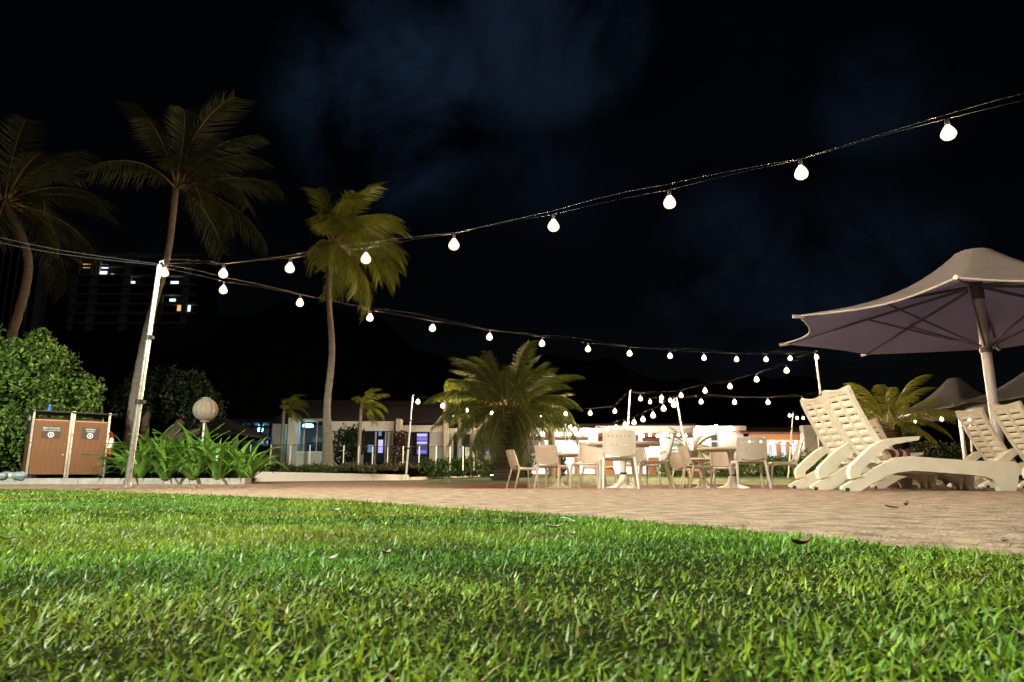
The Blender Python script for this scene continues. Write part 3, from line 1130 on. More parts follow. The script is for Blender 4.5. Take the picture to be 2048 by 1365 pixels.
TB = make_table()
for px, Y, deg, lab in ((1247, 11.25, 20, 'round white pedestal table in the middle, behind the nearest chair'),
                        (1117, 14.9, 40, 'round white pedestal table on the left, nearest the date palm'),
                        (1464, 12.65, 10, 'round white pedestal table on the right, beside the loungers'),
                        (1404, 17.2, 30, 'small looking far white table behind the side on pair of chairs')):
    place(TB, px, Y, D2(deg), lab, group='round white pedestal tables')

# ------------------------------------------------------------------ sun loungers


def make_lounger():
    t = thing('sun_lounger', 'x', 'sun lounger')
    m = M['plastic_l']
    W = 0.66
    prof = [(0.0, 0.0), (0.16, 0.0), (0.30, 0.075), (0.45, 0.15), (0.58, 0.185), (0.75, 0.205), (1.35, 0.165), (1.52, 0.145), (1.60, 0.115), (1.645, 0.06), (1.66, 0.0),
            (1.84, 0.0), (1.885, 0.12), (1.90, 0.22), (1.89, 0.285), (1.85, 0.30), (1.40, 0.305), (0.95, 0.335), (0.75, 0.35), (0.58, 0.335), (0.46, 0.285), (0.20, 0.155),
            (-0.02, 0.045), (-0.025, 0.02)]
    for y0 in (0.0, W - 0.055):
        r = obj('side_rail', MB().prism(prof, y0, y0 + 0.055), m, t)
        obj('foot_pad', MB().prism([(0.0, -0.002), (0.045, -0.002), (0.05, 0.03), (0.01, 0.035)], y0 - 0.004, y0 + 0.059), M['rubber'], r)
        arm = [(0.075, 0.12), (0.062, 0.19), (0.085, 0.245), (0.20, 0.345), (0.33, 0.445), (0.44, 0.505), (0.56, 0.532), (0.72, 0.545), (0.86, 0.552)]
        low = [(0.84, 0.512), (0.70, 0.490), (0.58, 0.470), (0.50, 0.440), (0.40, 0.375), (0.28, 0.275), (0.185, 0.205), (0.175, 0.17), (0.20, 0.145)]
        obj('armrest', MB().prism(arm + low, y0 - 0.006, y0 + 0.061), m, t)
    # backrest: stiles, centre spine and slats, hinged at the seat and raised
    hx, hz, ang = 0.575, 0.33, math.radians(118)
    ux, uz = math.cos(ang), math.sin(ang)
    BL = 0.80

    def bp(s, off=0.0):
        curve = 0.03 * math.sin(math.pi * s / BL)
        return (hx + ux * s + uz * (off - curve * 0.6), hz + uz * s - ux * (off - curve * 0.6))
    for y0, wd in ((0.075, 0.055), (W / 2 - 0.022, 0.044), (W - 0.13, 0.055)):
        top, bot = [], []
        for k in range(33):
            s = -0.05 + (BL + 0.05) * k / 32
            top.append(bp(s, 0.012 + 0.006 * abs(math.sin(s * math.pi / 0.085))))
            bot.append(bp(s, -0.022))
        obj('back_stile', MB().prism(top + bot[::-1], y0, y0 + wd), m, t)
    slat_me = None
    for side in (0.13, W / 2 + 0.022):
        for k in range(9):
            s0 = 0.03 + k * 0.085
            (ax, az), (bx, bz) = bp(s0, 0.004), bp(s0 + 0.062, 0.0)
            if slat_me is None:
                slat_me = MB().sheet(lambda u, v: ((v - 0.5) * 0.062, u * (W / 2 - 0.152), 0.010 * math.sin(math.pi * v) - 0.006 * math.sin(math.pi * u)), 6, 4, 0.010).mesh('back_slat')
                slat_me.materials.append(m)
            o = obj('back_slat', slat_me, None, t, loc=((ax + bx) / 2, side, (az + bz) / 2))
            o.rotation_euler = (0, -math.atan2(bz - az, bx - ax) + 0.32, 0)
    (ax, az) = bp(BL + 0.02, -0.01)
    obj('top_rail', MB().sheet(lambda u, v: (ax + 0.02 + ux * (v - 0.5) * 0.07, 0.075 + u * (W - 0.15), az - 0.012 + uz * (v - 0.5) * 0.07 + 0.012 * math.cos(2 * math.pi * u) * (v > 0.5)), 16, 3, 0.034), m, t)
    seat_me = MB().sheet(lambda u, v: ((v - 0.5) * 0.075, u * (W - 0.112), 0.006 * math.sin(math.pi * v) - 0.018 * math.sin(math.pi * u)), 8, 3, 0.012).mesh('seat_slat')
    seat_me.materials.append(m)
    for k in range(14):
        x = 0.62 + k * 0.092
        obj('seat_slat', seat_me, None, t, loc=(x, 0.056, 0.315 - 0.030 * smooth(0.6, 1.6, x)))
    obj('cross_bar', MB().box((0.70, W / 2, 0.255), (0.05, W - 0.112, 0.07)).box((1.5, W / 2, 0.22), (0.05, W - 0.112, 0.06)), m, t)
    return t


LG = make_lounger()
used_l = []
for px, py, rz, lab in ((1690, 983, 5, 'nearest white sun lounger with raised back, beside the lawn'),
                        (1637, 979.6, 5, 'second white sun lounger tucked close behind the nearest one'),
                        (1752, 973.0, 4, 'white lounger in the middle row just behind the parasol post'),
                        (1728, 971.3, 4, 'white lounger between the two others of the middle row'),
                        (1707, 970.0, 4, 'farthest white lounger of the middle row, mostly hidden'),
                        (2010, 977.0, 3, 'white lounger with slatted back cut off at the right edge'),
                        (1962, 975.0, 3, 'white lounger right behind the one cut off at the right')):
    r_ = raydir(px, py)
    tt = (0 - CAMZ) / r_.z
    p = Vector((r_.x * tt, r_.y * tt, 0))
    if py in (973.0, 971.3, 970.0):
        k = (973.0, 971.3, 970.0).index(py)
        p = Vector((xat(1748, 10.7, 972) + 0.02 * k, 10.7 + 0.74 * k, 0))
    if py in (977.0, 975.0):
        k = (977.0, 975.0).index(py)
        p = Vector((6.25, 8.55 + 0.72 * k, 0))
    p.z = zp(p.x, p.y)
    if not used_l:
        used_l.append(1)
        LG.location, LG.rotation_euler = p, (0, 0, D2(rz))
        LG['label'], LG['group'] = lab, 'white sun loungers on the terrace'
        L1 = p
    else:
        dup(LG, p, D2(rz), lab, 'white sun loungers on the terrace')

# rolled towel on the nearest lounger
tw = thing('rolled_towel', 'brown and white striped towel on the seat of the nearest lounger', 'towel', L1 + Vector((0.80, 0.42, 0.325)), 0.5)
for k in range(5):
    obj('towel_stripe', MB().tube([(-0.16 + k * 0.065, 0, 0.052 + 0.006 * (k % 2)), (-0.098 + k * 0.065, 0.01, 0.052 + 0.005 * (k % 3))], [0.052, 0.050 - 0.003 * (k % 2)], 12, 1.05), M['towel_b' if k % 2 == 0 else 'towel_w'], tw)

# ------------------------------------------------------------------ parasols


def parasol(label, c, radius, z_edge, z_peak, sides=8, rot=0.0, pole_r=0.07, detail=True, cloth=('fabric_top', 'fabric_purple_light')):
    t = thing('parasol', label, 'parasol', c, rot, 'octagonal fabric parasols')
    nA = sides * 8
    rows = 12

    def surf(i, j, off=0.0):
        a = 2 * math.pi * i / nA
        f = j / rows
        k = (i % 8) / 8.0
        sag = 1 - 4 * (k - 0.5) ** 2                       # 0 at a corner, 1 half way along an edge
        chord = math.cos(math.pi / sides) / math.cos((k - 0.5) * 2 * math.pi / sides)
        rr = 0.26 + (radius * (chord ** (0.5 + f * 0.5)) * (1 - 0.10 * sag * f ** 3) - 0.26) * f
        prof = (1 - f) ** 3.0                                # concave, tent like
        z = z_edge + (z_peak - z_edge) * (0.40 * (1 - f) + 0.60 * prof)
        if f < 0.12:
            z -= 0.030 * (1 - f / 0.12)
        z += sag * f * (1 - f) * (-0.10)
        # mitre where the corner arms hold the cloth out and the edge dips
        z -= 0.05 * sag * f ** 4
        return (rr * math.cos(a), rr * math.sin(a), z + off)
    for nm, off, m_ in (('canopy', 0.012, M[cloth[0]]), ('canopy_underside', -0.012, M[cloth[1]])):  # inner sheet carries the painted purple light on the large parasol
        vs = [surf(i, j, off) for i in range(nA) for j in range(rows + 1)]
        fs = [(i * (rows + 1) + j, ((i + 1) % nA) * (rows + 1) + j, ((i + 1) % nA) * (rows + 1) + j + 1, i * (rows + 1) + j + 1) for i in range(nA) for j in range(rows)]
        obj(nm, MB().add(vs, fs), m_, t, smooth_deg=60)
    # hem with a little depth
    hem = MB()
    for s in range(sides):
        pts = [surf(s * 8 + k, rows, 0.0) if s * 8 + k < nA else surf(0, rows, 0.0) for k in range(9)]
        hem.tube(pts, 0.014, 6)
    obj('hem', hem, M[cloth[0]], t)
    obj('cap', MB().lathe([(0.28, z_peak - 0.05), (0.265, z_peak - 0.012), (0.20, z_peak + 0.018), (0.10, z_peak + 0.035), (0.01, z_peak + 0.042)], 24), M[cloth[0]], t, smooth_deg=60)
    obj('post', MB().tube([(0, 0, 0), (0, 0, z_peak - 0.45)], pole_r, 20), M['alu'], t)
    obj('post_sleeve', MB().tube([(0, 0, z_edge * 0.80), (0, 0, z_edge * 0.80 + 0.08)], pole_r * 1.2, 20), M['rib'], t)
    obj('post_sleeve', MB().tube([(0, 0, z_peak - 0.75), (0, 0, z_peak - 0.3)], pole_r * 1.15, 20), M['rib'], t)
    obj('foot_plate', MB().lathe([(0.32, 0.0), (0.32, 0.015), (0.13, 0.02), (0.12, 0.10)], 24), M['alu'], t)
    if detail:
        hub = z_peak - 0.55
        for s in range(sides):
            a = 2 * math.pi * s / sides
            tip = Vector(surf(s * 8, rows, -0.03))
            d = Vector((math.cos(a), math.sin(a), 0))
            b = obj('arm', MB().tube([d * pole_r + Vector((0, 0, hub)), tip + d * 0.04], [0.024, 0.018], 8), M['rib'], t)
            obj('arm_tip', MB().tube([tip - d * 0.08 + Vector((0, 0, 0.02)), tip + d * 0.09 + Vector((0, 0, 0.015))], 0.030, 10), M['alu'], b)
            mid = (d * pole_r + Vector((0, 0, hub))).lerp(tip, 0.52)
            obj('strut', MB().tube([d * pole_r + Vector((0, 0, z_edge * 0.80 + 0.1)), mid], 0.016, 8), M['rib'], t)
    return t


UC = Vector((7.2, 10.2, zp(7.2, 10.2)))
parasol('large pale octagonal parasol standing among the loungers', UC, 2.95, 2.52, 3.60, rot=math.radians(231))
parasol('far grey parasol behind the shaggy palm, right of the post', (xat(1932, 24.5), 24.5, -0.15), 2.6, 2.45, 3.75, rot=0.3, detail=False, cloth=('fabric_grey', 'fabric_grey'))
parasol('distant grey parasol peeping out below the shaggy palm', (xat(1752, 36), 36, 0.0), 2.6, 2.3, 3.45, rot=0.5, detail=False, cloth=('fabric_grey', 'fabric_grey'))
parasol('dark far parasol at the right edge beyond the big post', (xat(2090, 20), 20, -0.15), 2.6, 2.4, 3.3, rot=0.1, detail=False, cloth=('fabric_grey', 'fabric_grey'))

# ------------------------------------------------------------------ bin enclosure
BR = math.radians(40)
BX = Vector((-9.08, 13.0, 0.112))
bn = thing('bin_enclosure', 'timber fronted double bin enclosure with recycling and waste doors', 'bin', BX, BR)
# local x runs along the front to the right, y into the bed
BW, BD = 1.26, 0.72
for x in (0.0, BW / 2 - 0.022, BW / 2 + 0.022, BW):
    obj('post', MB().box((x, 0, 0.64), (0.034, 0.05, 1.28)), M['steel'], bn)
for x in (0.0, BW):
    obj('post', MB().box((x, BD, 0.64), (0.034, 0.05, 1.28)), M['steel'], bn)
obj('roof', MB().box((BW / 2 + 0.04, BD / 2, 1.255), (BW + 0.16, BD + 0.16, 0.022)), M['black'], bn)
obj('back_panel', MB().box((BW / 2, BD - 0.01, 0.55), (BW - 0.05, 0.02, 1.0)), M['black'], bn)
plank = MB().box((0, 0, 0), (0.0915, 0.02, 1.01)).mesh('plank', 0)
plank.materials.append(M['binwood'])
for dx in (0.022, BW / 2 + 0.040):
    dr = obj('door', MB().box((0.28, 0.012, 0.56), (0.555, 0.010, 1.0)), M['plaque'], bn, loc=(dx, -0.012, 0.0))
    for k in range(6):
        obj('plank', plank, None, dr, loc=(0.052 + k * 0.0925, -0.005 - 0.002 * (k % 2), 0.575))
    obj('handle', MB().lathe([(0.006, 0.0), (0.014, 0.012), (0.014, 0.022), (0.004, 0.026)], 12), M['steel'], dr, loc=(0.51, -0.022, 0.44), rot=(math.radians(90), 0, 0))
    obj('top_edge', MB().box((0.28, -0.004, 1.091), (0.56, 0.03, 0.018)), M['timber'], dr)
side = obj('side_panel', MB().box((-0.005, BD / 2, 0.42), (0.012, BD - 0.08, 0.80)), M['binside'], bn)
obj('side_panel', MB().box((BW + 0.005, BD / 2, 0.55), (0.012, BD - 0.08, 1.06)), M['binside'], bn)
sp = MB().box((0, 0, 0), (0.012, 0.098, 0.80)).mesh('plank', 0)
sp.materials.append(M['binside'])
for k in range(6):
    obj('plank', sp, None, side, loc=(-0.018, 0.085 + k * 0.107, 0.42))
obj('bin_lid', MB().sheet(lambda u, v: (-0.03 + 0.02 * math.sin(math.pi * u), 0.06 + 0.56 * u, 0.83 + 0.27 * v), 8, 4, 0.02), M['black'], bn)
obj('bin_lid', MB().prism([(0.05, 1.09), (0.56, 1.09), (0.53, 1.14), (0.30, 1.165), (0.08, 1.14)], 0.12, 0.55).prism([(0.68, 1.09), (1.2, 1.09), (1.16, 1.14), (0.94, 1.165), (0.72, 1.14)], 0.12, 0.55), M['black'], bn)


def text_obj(name, body, size, material, parent, loc, rot):
    cu = bpy.data.curves.new(name, 'FONT')
    cu.body = body
    cu.size = size
    cu.align_x = 'CENTER'
    cu.align_y = 'CENTER'
    cu.extrude = 0.0008
    tmp = bpy.data.objects.new(name, cu)
    COL.objects.link(tmp)
    dg = bpy.context.evaluated_depsgraph_get()
    me = bpy.data.meshes.new_from_object(tmp.evaluated_get(dg))
    bpy.data.objects.remove(tmp)
    bpy.data.curves.remove(cu)
    me.materials.clear()
    me.materials.append(material)
    o = obj(name, me, None, parent, loc, rot)
    return o


def ring(r0, r1, n=28):
    mb = MB()
    vs, fs = [], []
    for k in range(n):
        a = 2 * math.pi * k / n
        for r in (r0, r1):
            vs += [(r * math.cos(a), -0.001, r * math.sin(a)), (r * math.cos(a), 0.001, r * math.sin(a))]
    for k in range(n):
        a, b = 4 * k, 4 * ((k + 1) % n)
        fs += [(a, a + 2, b + 2, b), (a + 1, b + 1, b + 3, a + 3), (a + 2, a + 3, b + 3, b + 2), (a, b, b + 1, a + 1)]
    return mb.add(vs, fs)


for dx, l1, l2, s1, s2 in ((0.022, 'RECYCLING', 'CANS AND BOTTLES', 0.052, 0.030), (BW / 2 + 0.040, 'GENERAL', 'WASTE', 0.042, 0.042)):
    pq = obj('sign_plate', MB().box((0, 0, 0), (0.30, 0.004, 0.23)), M['plaque'], bn, loc=(dx + 0.28, -0.034, 0.86))
    text_obj('lettering', l1, s1, M['print'], pq, (0, -0.0035, 0.078), (math.radians(90), 0, 0))
    text_obj('lettering', l2, s2, M['print'], pq, (0, -0.0035, 0.035), (math.radians(90), 0, 0))
    obj('emblem', ring(0.036, 0.052), M['print'], pq, loc=(0, -0.0035, -0.045))
    obj('emblem', MB().prism([(-0.018, -0.01), (0.012, -0.022), (0.02, 0.008), (0.0, 0.024), (-0.012, 0.012)], -0.001, 0.001), M['print'], pq, loc=(0, -0.0035, -0.045))
# life ring hung on the right side
lr = thing('life_ring', 'red life ring with white bands hung on the side of the bins', 'life ring', BX + Matrix.Rotation(BR, 3, 'Z') @ Vector((BW + 0.075, 0.30, 0.62)), BR)
for k in range(8):
    pts = []
    for q in range(7):
        a = 2 * math.pi * (k + q / 6) / 8 + 0.2
        pts.append((0.0, 0.26 * math.cos(a), 0.26 * math.sin(a)))
    obj('band' if k % 2 else 'ring_section', MB().tube(pts, 0.060 if k % 2 else 0.056, 12, up=(1, 0, 0)), M['white' if k % 2 else 'lifered'], lr)
tag(obj('blue_tag', MB().prism([(0, 0), (0.045, 0.0), (0.055, 0.115), (0.012, 0.12)], 0, 0.02).prism([(0.005, 0.12), (0.06, 0.115), (0.058, 0.135), (0.008, 0.14)], -0.005, 0.025), M['blue'],
        loc=BX + Matrix.Rotation(BR, 3, 'Z') @ Vector((0.22, 0.2, 1.268)), rot=(0, 0, BR)), 'small blue bottle standing on the bin roof', 'bottle')
# stones by the bins
for k, (px, Y, s, nm, lab) in enumerate(((8, 12.75, 0.085, 'rock', 'bluish stone at the left edge beside the bins'), (26, 12.85, 0.085, 'rock2', 'pale brown stone in the row by the bins'),
                                         (44, 12.8, 0.11, 'rock', 'pointed blue grey stone nearest the bin corner'), (18, 13.2, 0.12, 'rock', 'dark stone behind the row by the bins'))):
    rr = random.Random(k)
    vs, fs = [], []
    mb = MB()
    for i in range(7):
        th = math.pi * (i + 0.5) / 7
        for j in range(10):
            a = 2 * math.pi * j / 10
            q = s * (0.75 + 0.45 * rr.random())
            vs.append((q * math.sin(th) * math.cos(a) * 1.2, q * math.sin(th) * math.sin(a), q * math.cos(th) * 0.7))
    for i in range(6):
        for j in range(10):
            fs.append((i * 10 + j, i * 10 + (j + 1) % 10, (i + 1) * 10 + (j + 1) % 10, (i + 1) * 10 + j))
    fs += [tuple(range(10))[::-1], tuple(60 + j for j in range(10))]
    tag(obj('rock', mb.add(vs, fs), M[nm], loc=(xat(px, Y), Y, 0.15)), lab, 'stone', 'stones by the bins')

# ------------------------------------------------------------------ planting on the left
main = [(-0.9, 0, 1.9, 1.3, 1.2, 1.75), (0.1, -0.2, 1.7, 1.1, 1.1, 1.55), (0.75, -0.3, 1.15, 0.85, 0.9, 1.15), (-2.0, 0.2, 1.9, 1.2, 1.2, 1.8), (-0.6, -0.5, 0.9, 1.5, 0.9, 0.9)]
lobes = [(b[0], b[1], b[2], b[3] * 0.8, b[4] * 0.8, b[5] * 0.8) for b in main]
rb = random.Random(6)
for k in range(60):                                   # small lobes of new growth all over the outside
    b = main[k % 5]
    d = Vector((rb.gauss(0, 1), rb.gauss(-0.4, 1), rb.gauss(0.2, 1))).normalized()
    q = rb.uniform(0.20, 0.36)
    lobes.append((b[0] + d.x * b[3] * 0.86, b[1] + d.y * b[4] * 0.86, b[2] + d.z * b[5] * 0.86, q, q, q * rb.uniform(0.8, 1.3)))
shrub('clipped_bush', 'big rounded bright green bush behind the bins at the left edge', 'bush', (xat(70, 15.8), 15.8, 0.1), lobes, 27000, 0.068, (0.016, 0.042, 0.006), (0.19, 0.29, 0.05), 3, stems=5, trunk_r=0.07)

strap_me = []
for k in range(6):
    rr = random.Random(40 + k)
    L = 0.62 + 0.10 * rr.random()
    bendy = 0.9 + 1.3 * rr.random()
    N = 7

    def sf(u, v, L=L, bendy=bendy):
        s, x, z = 0.0, 0.0, 0.0
        n = max(1, int(round(v * N)))
        for q in range(n if v > 0 else 0):
            a = 1.35 - bendy * ((q + 0.5) / N) ** 1.2
            x += math.cos(a) * L / N
            z += math.sin(a) * L / N
        w = 0.033 * (1 - v ** 3) * (0.55 + 1.2 * v * (1 - v) * 2)
        return (x, (u - 0.5) * 2 * w, z + abs(u - 0.5) * 0.02)
    mb = MB()
    vs = [sf(u, j / N) for j in range(N + 1) for u in (0, 0.5, 1)]
    fs = [(3 * j + i, 3 * j + i + 1, 3 * j + 4 + i, 3 * j + 3 + i) for j in range(N) for i in range(2)]
    me = mb.add(vs, fs).mesh('leaf', 60)
    me.materials.append(M['strap'])
    strap_me.append(me)
spots = [(264, 13.4, .9), (278, 13.0, .95), (308, 13.5, 1.0), (334, 12.95, 1.0), (362, 13.6, 1.05), (388, 13.0, 1.0), (414, 13.5, 1.0), (438, 13.05, .95), (462, 13.5, .95),
         (488, 13.2, .85), (322, 14.2, 1.25), (372, 14.3, 1.3), (425, 14.2, 1.2), (288, 14.1, 1.2), (500, 13.9, .95), (348, 14.9, 1.4), (400, 14.9, 1.35)]
words = ['at the foot of the leaning pole', 'just right of the leaning pole base', 'third from the leaning pole in the front row', 'drooping over the kerb near the middle left', 'tall, in the middle of the clump',
         'drooping over the kerb in the middle', 'upright, below the paper lantern', 'leaning over the kerb below the lantern', 'second from the right end of the clump', 'at the right end beside the white wall',
         'tall, in the back row left of centre', 'tall, in the back row at the centre', 'tall, in the back row below the lantern', 'in the back row nearest the life ring', 'small, in the back row at the right end', 'tallest, behind the middle of the clump', 'tall, directly below the lantern pole']
for i, (px, Y, sc) in enumerate(spots):
    t = thing('strap_leaf_plant', 'glossy green strap leaf plant ' + words[i], 'plant', (xat(px, Y), Y, 0.09), 0, 'strap leaf plants on the left')
    for k in range(30):
        az = k * 2.4 + R.uniform(-0.3, 0.3)
        o = obj('leaf', strap_me[(k + i) % 6], None, t, loc=(0.07 * math.cos(az), 0.07 * math.sin(az), 0))
        o.rotation_euler = (R.uniform(-0.25, 0.25), R.uniform(-0.35, 0.5), az)
        s = sc * R.uniform(0.95, 1.65)
        o.scale = (s, s, s)

# paper lantern
Y = 17.5
lc = at(411, 820, Y)
ln = thing('globe_lantern', 'unlit round fabric lantern on a thin pole above the strap leaf plants', 'lantern', (lc.x, Y, 0.1))
prof = [(0.305 * math.sin(0.30 + (math.pi - 0.6) * i / 12), lc.z - 0.1 - 0.30 * math.cos(0.30 + (math.pi - 0.6) * i / 12)) for i in range(13)]
n = 72
vs, fs = [], []
for r, z in prof:
    for k in range(n):
        a = 2 * math.pi * k / n
        q = r * (1 - 0.07 * (1 - abs(math.sin(a * 6)) ** 0.6))
        vs.append((q * math.cos(a), q * math.sin(a), z))
for i in range(12):
    for k in range(n):
        fs.append((i * n + k, i * n + (k + 1) % n, (i + 1) * n + (k + 1) % n, (i + 1) * n + k))
fs += [tuple(range(n))[::-1], tuple(12 * n + k for k in range(n))]
obj('shade', MB().add(vs, fs), M['lantern'], ln, smooth_deg=25)
for z in (prof[0][1] - 0.01, prof[-1][1] + 0.01):
    obj('collar', MB().tube([(0, 0, z - 0.015), (0, 0, z + 0.015)], 0.105, 18), M['lantern'], ln)
obj('pole', MB().tube([(0, 0, 0), (0, 0, prof[0][1])], 0.028, 10), M['polewhite'], ln)

# ------------------------------------------------------------------ palms and trees
Y = 24.0
bx = xat(655, Y)
bz = bed_z(bx, Y)
tp = at(664, 486, Y)
palm('coconut_palm', 'tall slim coconut palm in the bed behind the low white wall', (bx, Y, bz),
     [(0, 0, -0.1), (0.0, 0, 0.5), (-0.12, 0, 2.2), (-0.05, 0, 4.2), (tp.x - bx - 0.02, 0, tp.z - bz - 2), (tp.x - bx, 0, tp.z - bz)],
     [0.28, 0.19, 0.125, 0.110, 0.10, 0.09], 27, 2.75, 1.05, M['frond_y'], 5, elev=(-0.6, 1.4), droop=1.45, wind_az=0.0, wind=0.42, nleaf=70)
Y = 20.5
bx = xat(250, Y)
tp = at(352, 372, Y)
palm('coconut_palm', 'leaning tall palm rising behind the leaning light pole', (bx, Y, 0.15),
     [(0, 0, -0.2)] + [at(x, y, Y) - Vector((bx, Y, 0.15)) for x, y in ((268, 800), (297, 650), (333, 520), (345, 440), (352, 372))],
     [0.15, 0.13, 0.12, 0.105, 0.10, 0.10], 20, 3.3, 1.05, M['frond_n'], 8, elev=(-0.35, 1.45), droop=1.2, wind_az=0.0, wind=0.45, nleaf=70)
Y = 19.0
bx = xat(-30, Y)
tp = at(8, 405, Y)
palm('coconut_palm', 'dim palm at the far left edge above the bush', (bx, Y, 0.15),
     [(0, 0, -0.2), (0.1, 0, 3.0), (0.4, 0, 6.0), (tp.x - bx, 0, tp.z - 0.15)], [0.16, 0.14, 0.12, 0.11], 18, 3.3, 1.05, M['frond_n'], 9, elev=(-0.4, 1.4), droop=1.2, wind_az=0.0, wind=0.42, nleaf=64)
Y = 24.5
bx = xat(1012, Y, 950)
palm('date_palm', 'massive date palm with thick trunk and drooping shaggy crown on the lawn', (bx, Y, zlawn_far(Y)),
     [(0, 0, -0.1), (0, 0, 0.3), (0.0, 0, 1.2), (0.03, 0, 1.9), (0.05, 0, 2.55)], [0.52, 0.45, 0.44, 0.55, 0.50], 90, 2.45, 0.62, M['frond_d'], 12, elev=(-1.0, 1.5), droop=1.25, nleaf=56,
     leaf_w=0.03, trunk_mat=M['bark'], wind=0.15)
Y = 30.0
bx = xat(717, Y)
palm('young_palm', 'small yellow green palm with thin trunk right of the tall coconut palm', (bx, Y, 0.5),
     [(0, 0, -0.1), (0, 0, 1.4), (0.0, 0, zat(815, Y) - 0.5)], [0.10, 0.075, 0.06], 11, 1.35, 0.5, M['frond_y'], 14, elev=(0.0, 1.4), droop=1.6, wind_az=0.0, wind=0.5, nleaf=30)
bx = xat(561, 31)
palm('young_palm', 'small dim palm left of the tall coconut palm, beside the white pillar', (bx, 31, 0.5),
     [(0, 0, -0.1), (0, 0, 1.4), (0.0, 0, zat(822, 31) - 0.5)], [0.10, 0.075, 0.06], 11, 1.3, 0.5, M['frond'], 15, elev=(0.0, 1.4), droop=1.6, wind_az=0.0, wind=0.5, nleaf=30)
for k, (px, px2, py, lab) in enumerate(((889, 889, 800, 'slender palm nearest the thin pole among the fence posts'), (917, 920, 786, 'taller slender palm in the middle of the three by the date palm'),
                                       (939, 952, 812, 'slender leaning palm beside the date palm crown'))):
    Y = 29 + k * 0.6
    bx = xat(px, Y)
    tx = xat(px2, Y, py)
    palm('slender_palm', lab, (bx, Y, 0.3), [(0, 0, -0.1), ((tx - bx) * 0.4, 0, 1.3), (tx - bx, 0, zat(py, Y) - 0.3)], [0.085, 0.07, 0.055], 9, 1.2, 0.45, M['frond_y'], 20 + k,
         elev=(0.0, 1.4), droop=1.6, wind_az=0.0, wind=0.4, nleaf=28, group='slender palms by the fence')
Y = 17.5
bx = xat(1790, Y)
palm('shaggy_palm', 'low shaggy palm with spreading fronds behind the loungers', (bx, Y, zp(bx, Y) - 0.05),
     [(0, 0, -0.1), (0, 0, 0.8), (0.0, 0, 1.2), (-0.03, 0, 1.72)], [0.24, 0.22, 0.25, 0.22], 26, 1.5, 0.36, M['frond_y'], 31, elev=(-0.15, 1.3), droop=1.15, nleaf=42, leaf_w=0.024, trunk_mat=M['bark'], wind=0.1)
Y = 31.5
palm('cycad', 'spiky cycad in front of the bright hall behind the far table', (xat(1386, Y), Y, 0.05), [(0, 0, -0.1), (0, 0, 0.6), (0, 0, 1.25)], [0.26, 0.24, 0.24], 26, 1.25, 0.24, M['frond_d'], 33,
     elev=(-0.3, 1.2), droop=0.9, nleaf=34, leaf_w=0.02, trunk_mat=M['bark'], wind=0.05)
Y = 38
palm('slender_palm', 'dark palm trunk close to the right of the date palm', (xat(1104, Y), Y, 0.1), [(0, 0, -0.1), (0.02, 0, 2.0), (-0.05, 0, 3.9)], [0.2, 0.17, 0.14], 10, 1.5, 0.5, M['frond_d'], 35,
     elev=(-0.2, 1.3), droop=1.4, nleaf=30, wind=0.2)

# dark tree with leaning limbs behind the strap leaf plants
Y = 23.0
t = thing('leaning_tree', 'dark tree with thick leaning limbs behind the strap leaf plants', 'tree', (xat(270, Y), Y, 0.1))
t.scale = (1.25, 1.25, 1.25)
obj('trunk', MB().tube([(-0.2, 0, -0.1), (0.25, 0, 0.75), (0.95, 0, 1.15), (1.35, 0, 1.9)], [0.22, 0.18, 0.15, 0.09], 9).tube([(0.6, 0, 0.95), (1.5, 0.1, 1.2), (2.0, 0, 1.9)], [0.12, 0.1, 0.06], 8)
    .tube([(0.2, 0, 0.6), (0.1, 0.1, 1.5), (0.3, 0.1, 2.3)], [0.13, 0.1, 0.06], 8), M['bark'], t)
obj('crown', leaf_cloud('crown', 5200, blob_sampler([(1.0, 0, 2.2, 0.85, 0.8, 0.7), (0.3, 0.1, 2.35, 0.8, 0.8, 0.55), (1.7, 0, 1.8, 0.55, 0.6, 0.5), (-0.3, 0.2, 2.0, 0.6, 0.6, 0.5)]), 0.075, (0.008, 0.014, 0.005), (0.022, 0.034, 0.010), M['leaf'], 5), None, t)

# low planting in the bed and along the lawn
BED = [(560, 22.5, 0.55, 0.35, 'brownish low shrub in the bed left of the white pillar', (0.05, 0.04, 0.015), (0.13, 0.09, 0.04)),
       (600, 21.8, 0.6, 0.28, 'dark green low plant in the bed below the shop window', (0.025, 0.045, 0.012), (0.07, 0.11, 0.03)),
       (632, 22.6, 0.5, 0.36, 'tufty low plant left of the coconut palm foot', (0.03, 0.05, 0.012), (0.10, 0.14, 0.04)),
       (700, 23.4, 0.65, 0.34, 'spiky low plant right of the coconut palm foot', (0.05, 0.05, 0.015), (0.13, 0.14, 0.05)),
       (745, 24.4, 0.7, 0.28, 'low brown green plant in the bed by the wall end', (0.04, 0.035, 0.012), (0.11, 0.09, 0.04)),
       (790, 26.6, 0.7, 0.26, 'sparse low plant beside the thin pole', (0.04, 0.035, 0.012), (0.11, 0.09, 0.04))]
for i, (px, Y, w, h, lab, lo, hi) in enumerate(BED):
    shrub('low_shrub', lab, 'shrub', (xat(px, Y), Y, bed_z(0, Y) - 0.02), [(0, 0, h * 0.3, w, 0.4, h * 0.5), (w * 0.6, 0.1, h * 0.2, w * 0.7, 0.4, h * 0.4)], 600, 0.06, lo, hi, 50 + i, 'low shrubs in the bed', 3, 0.012, 2.6)
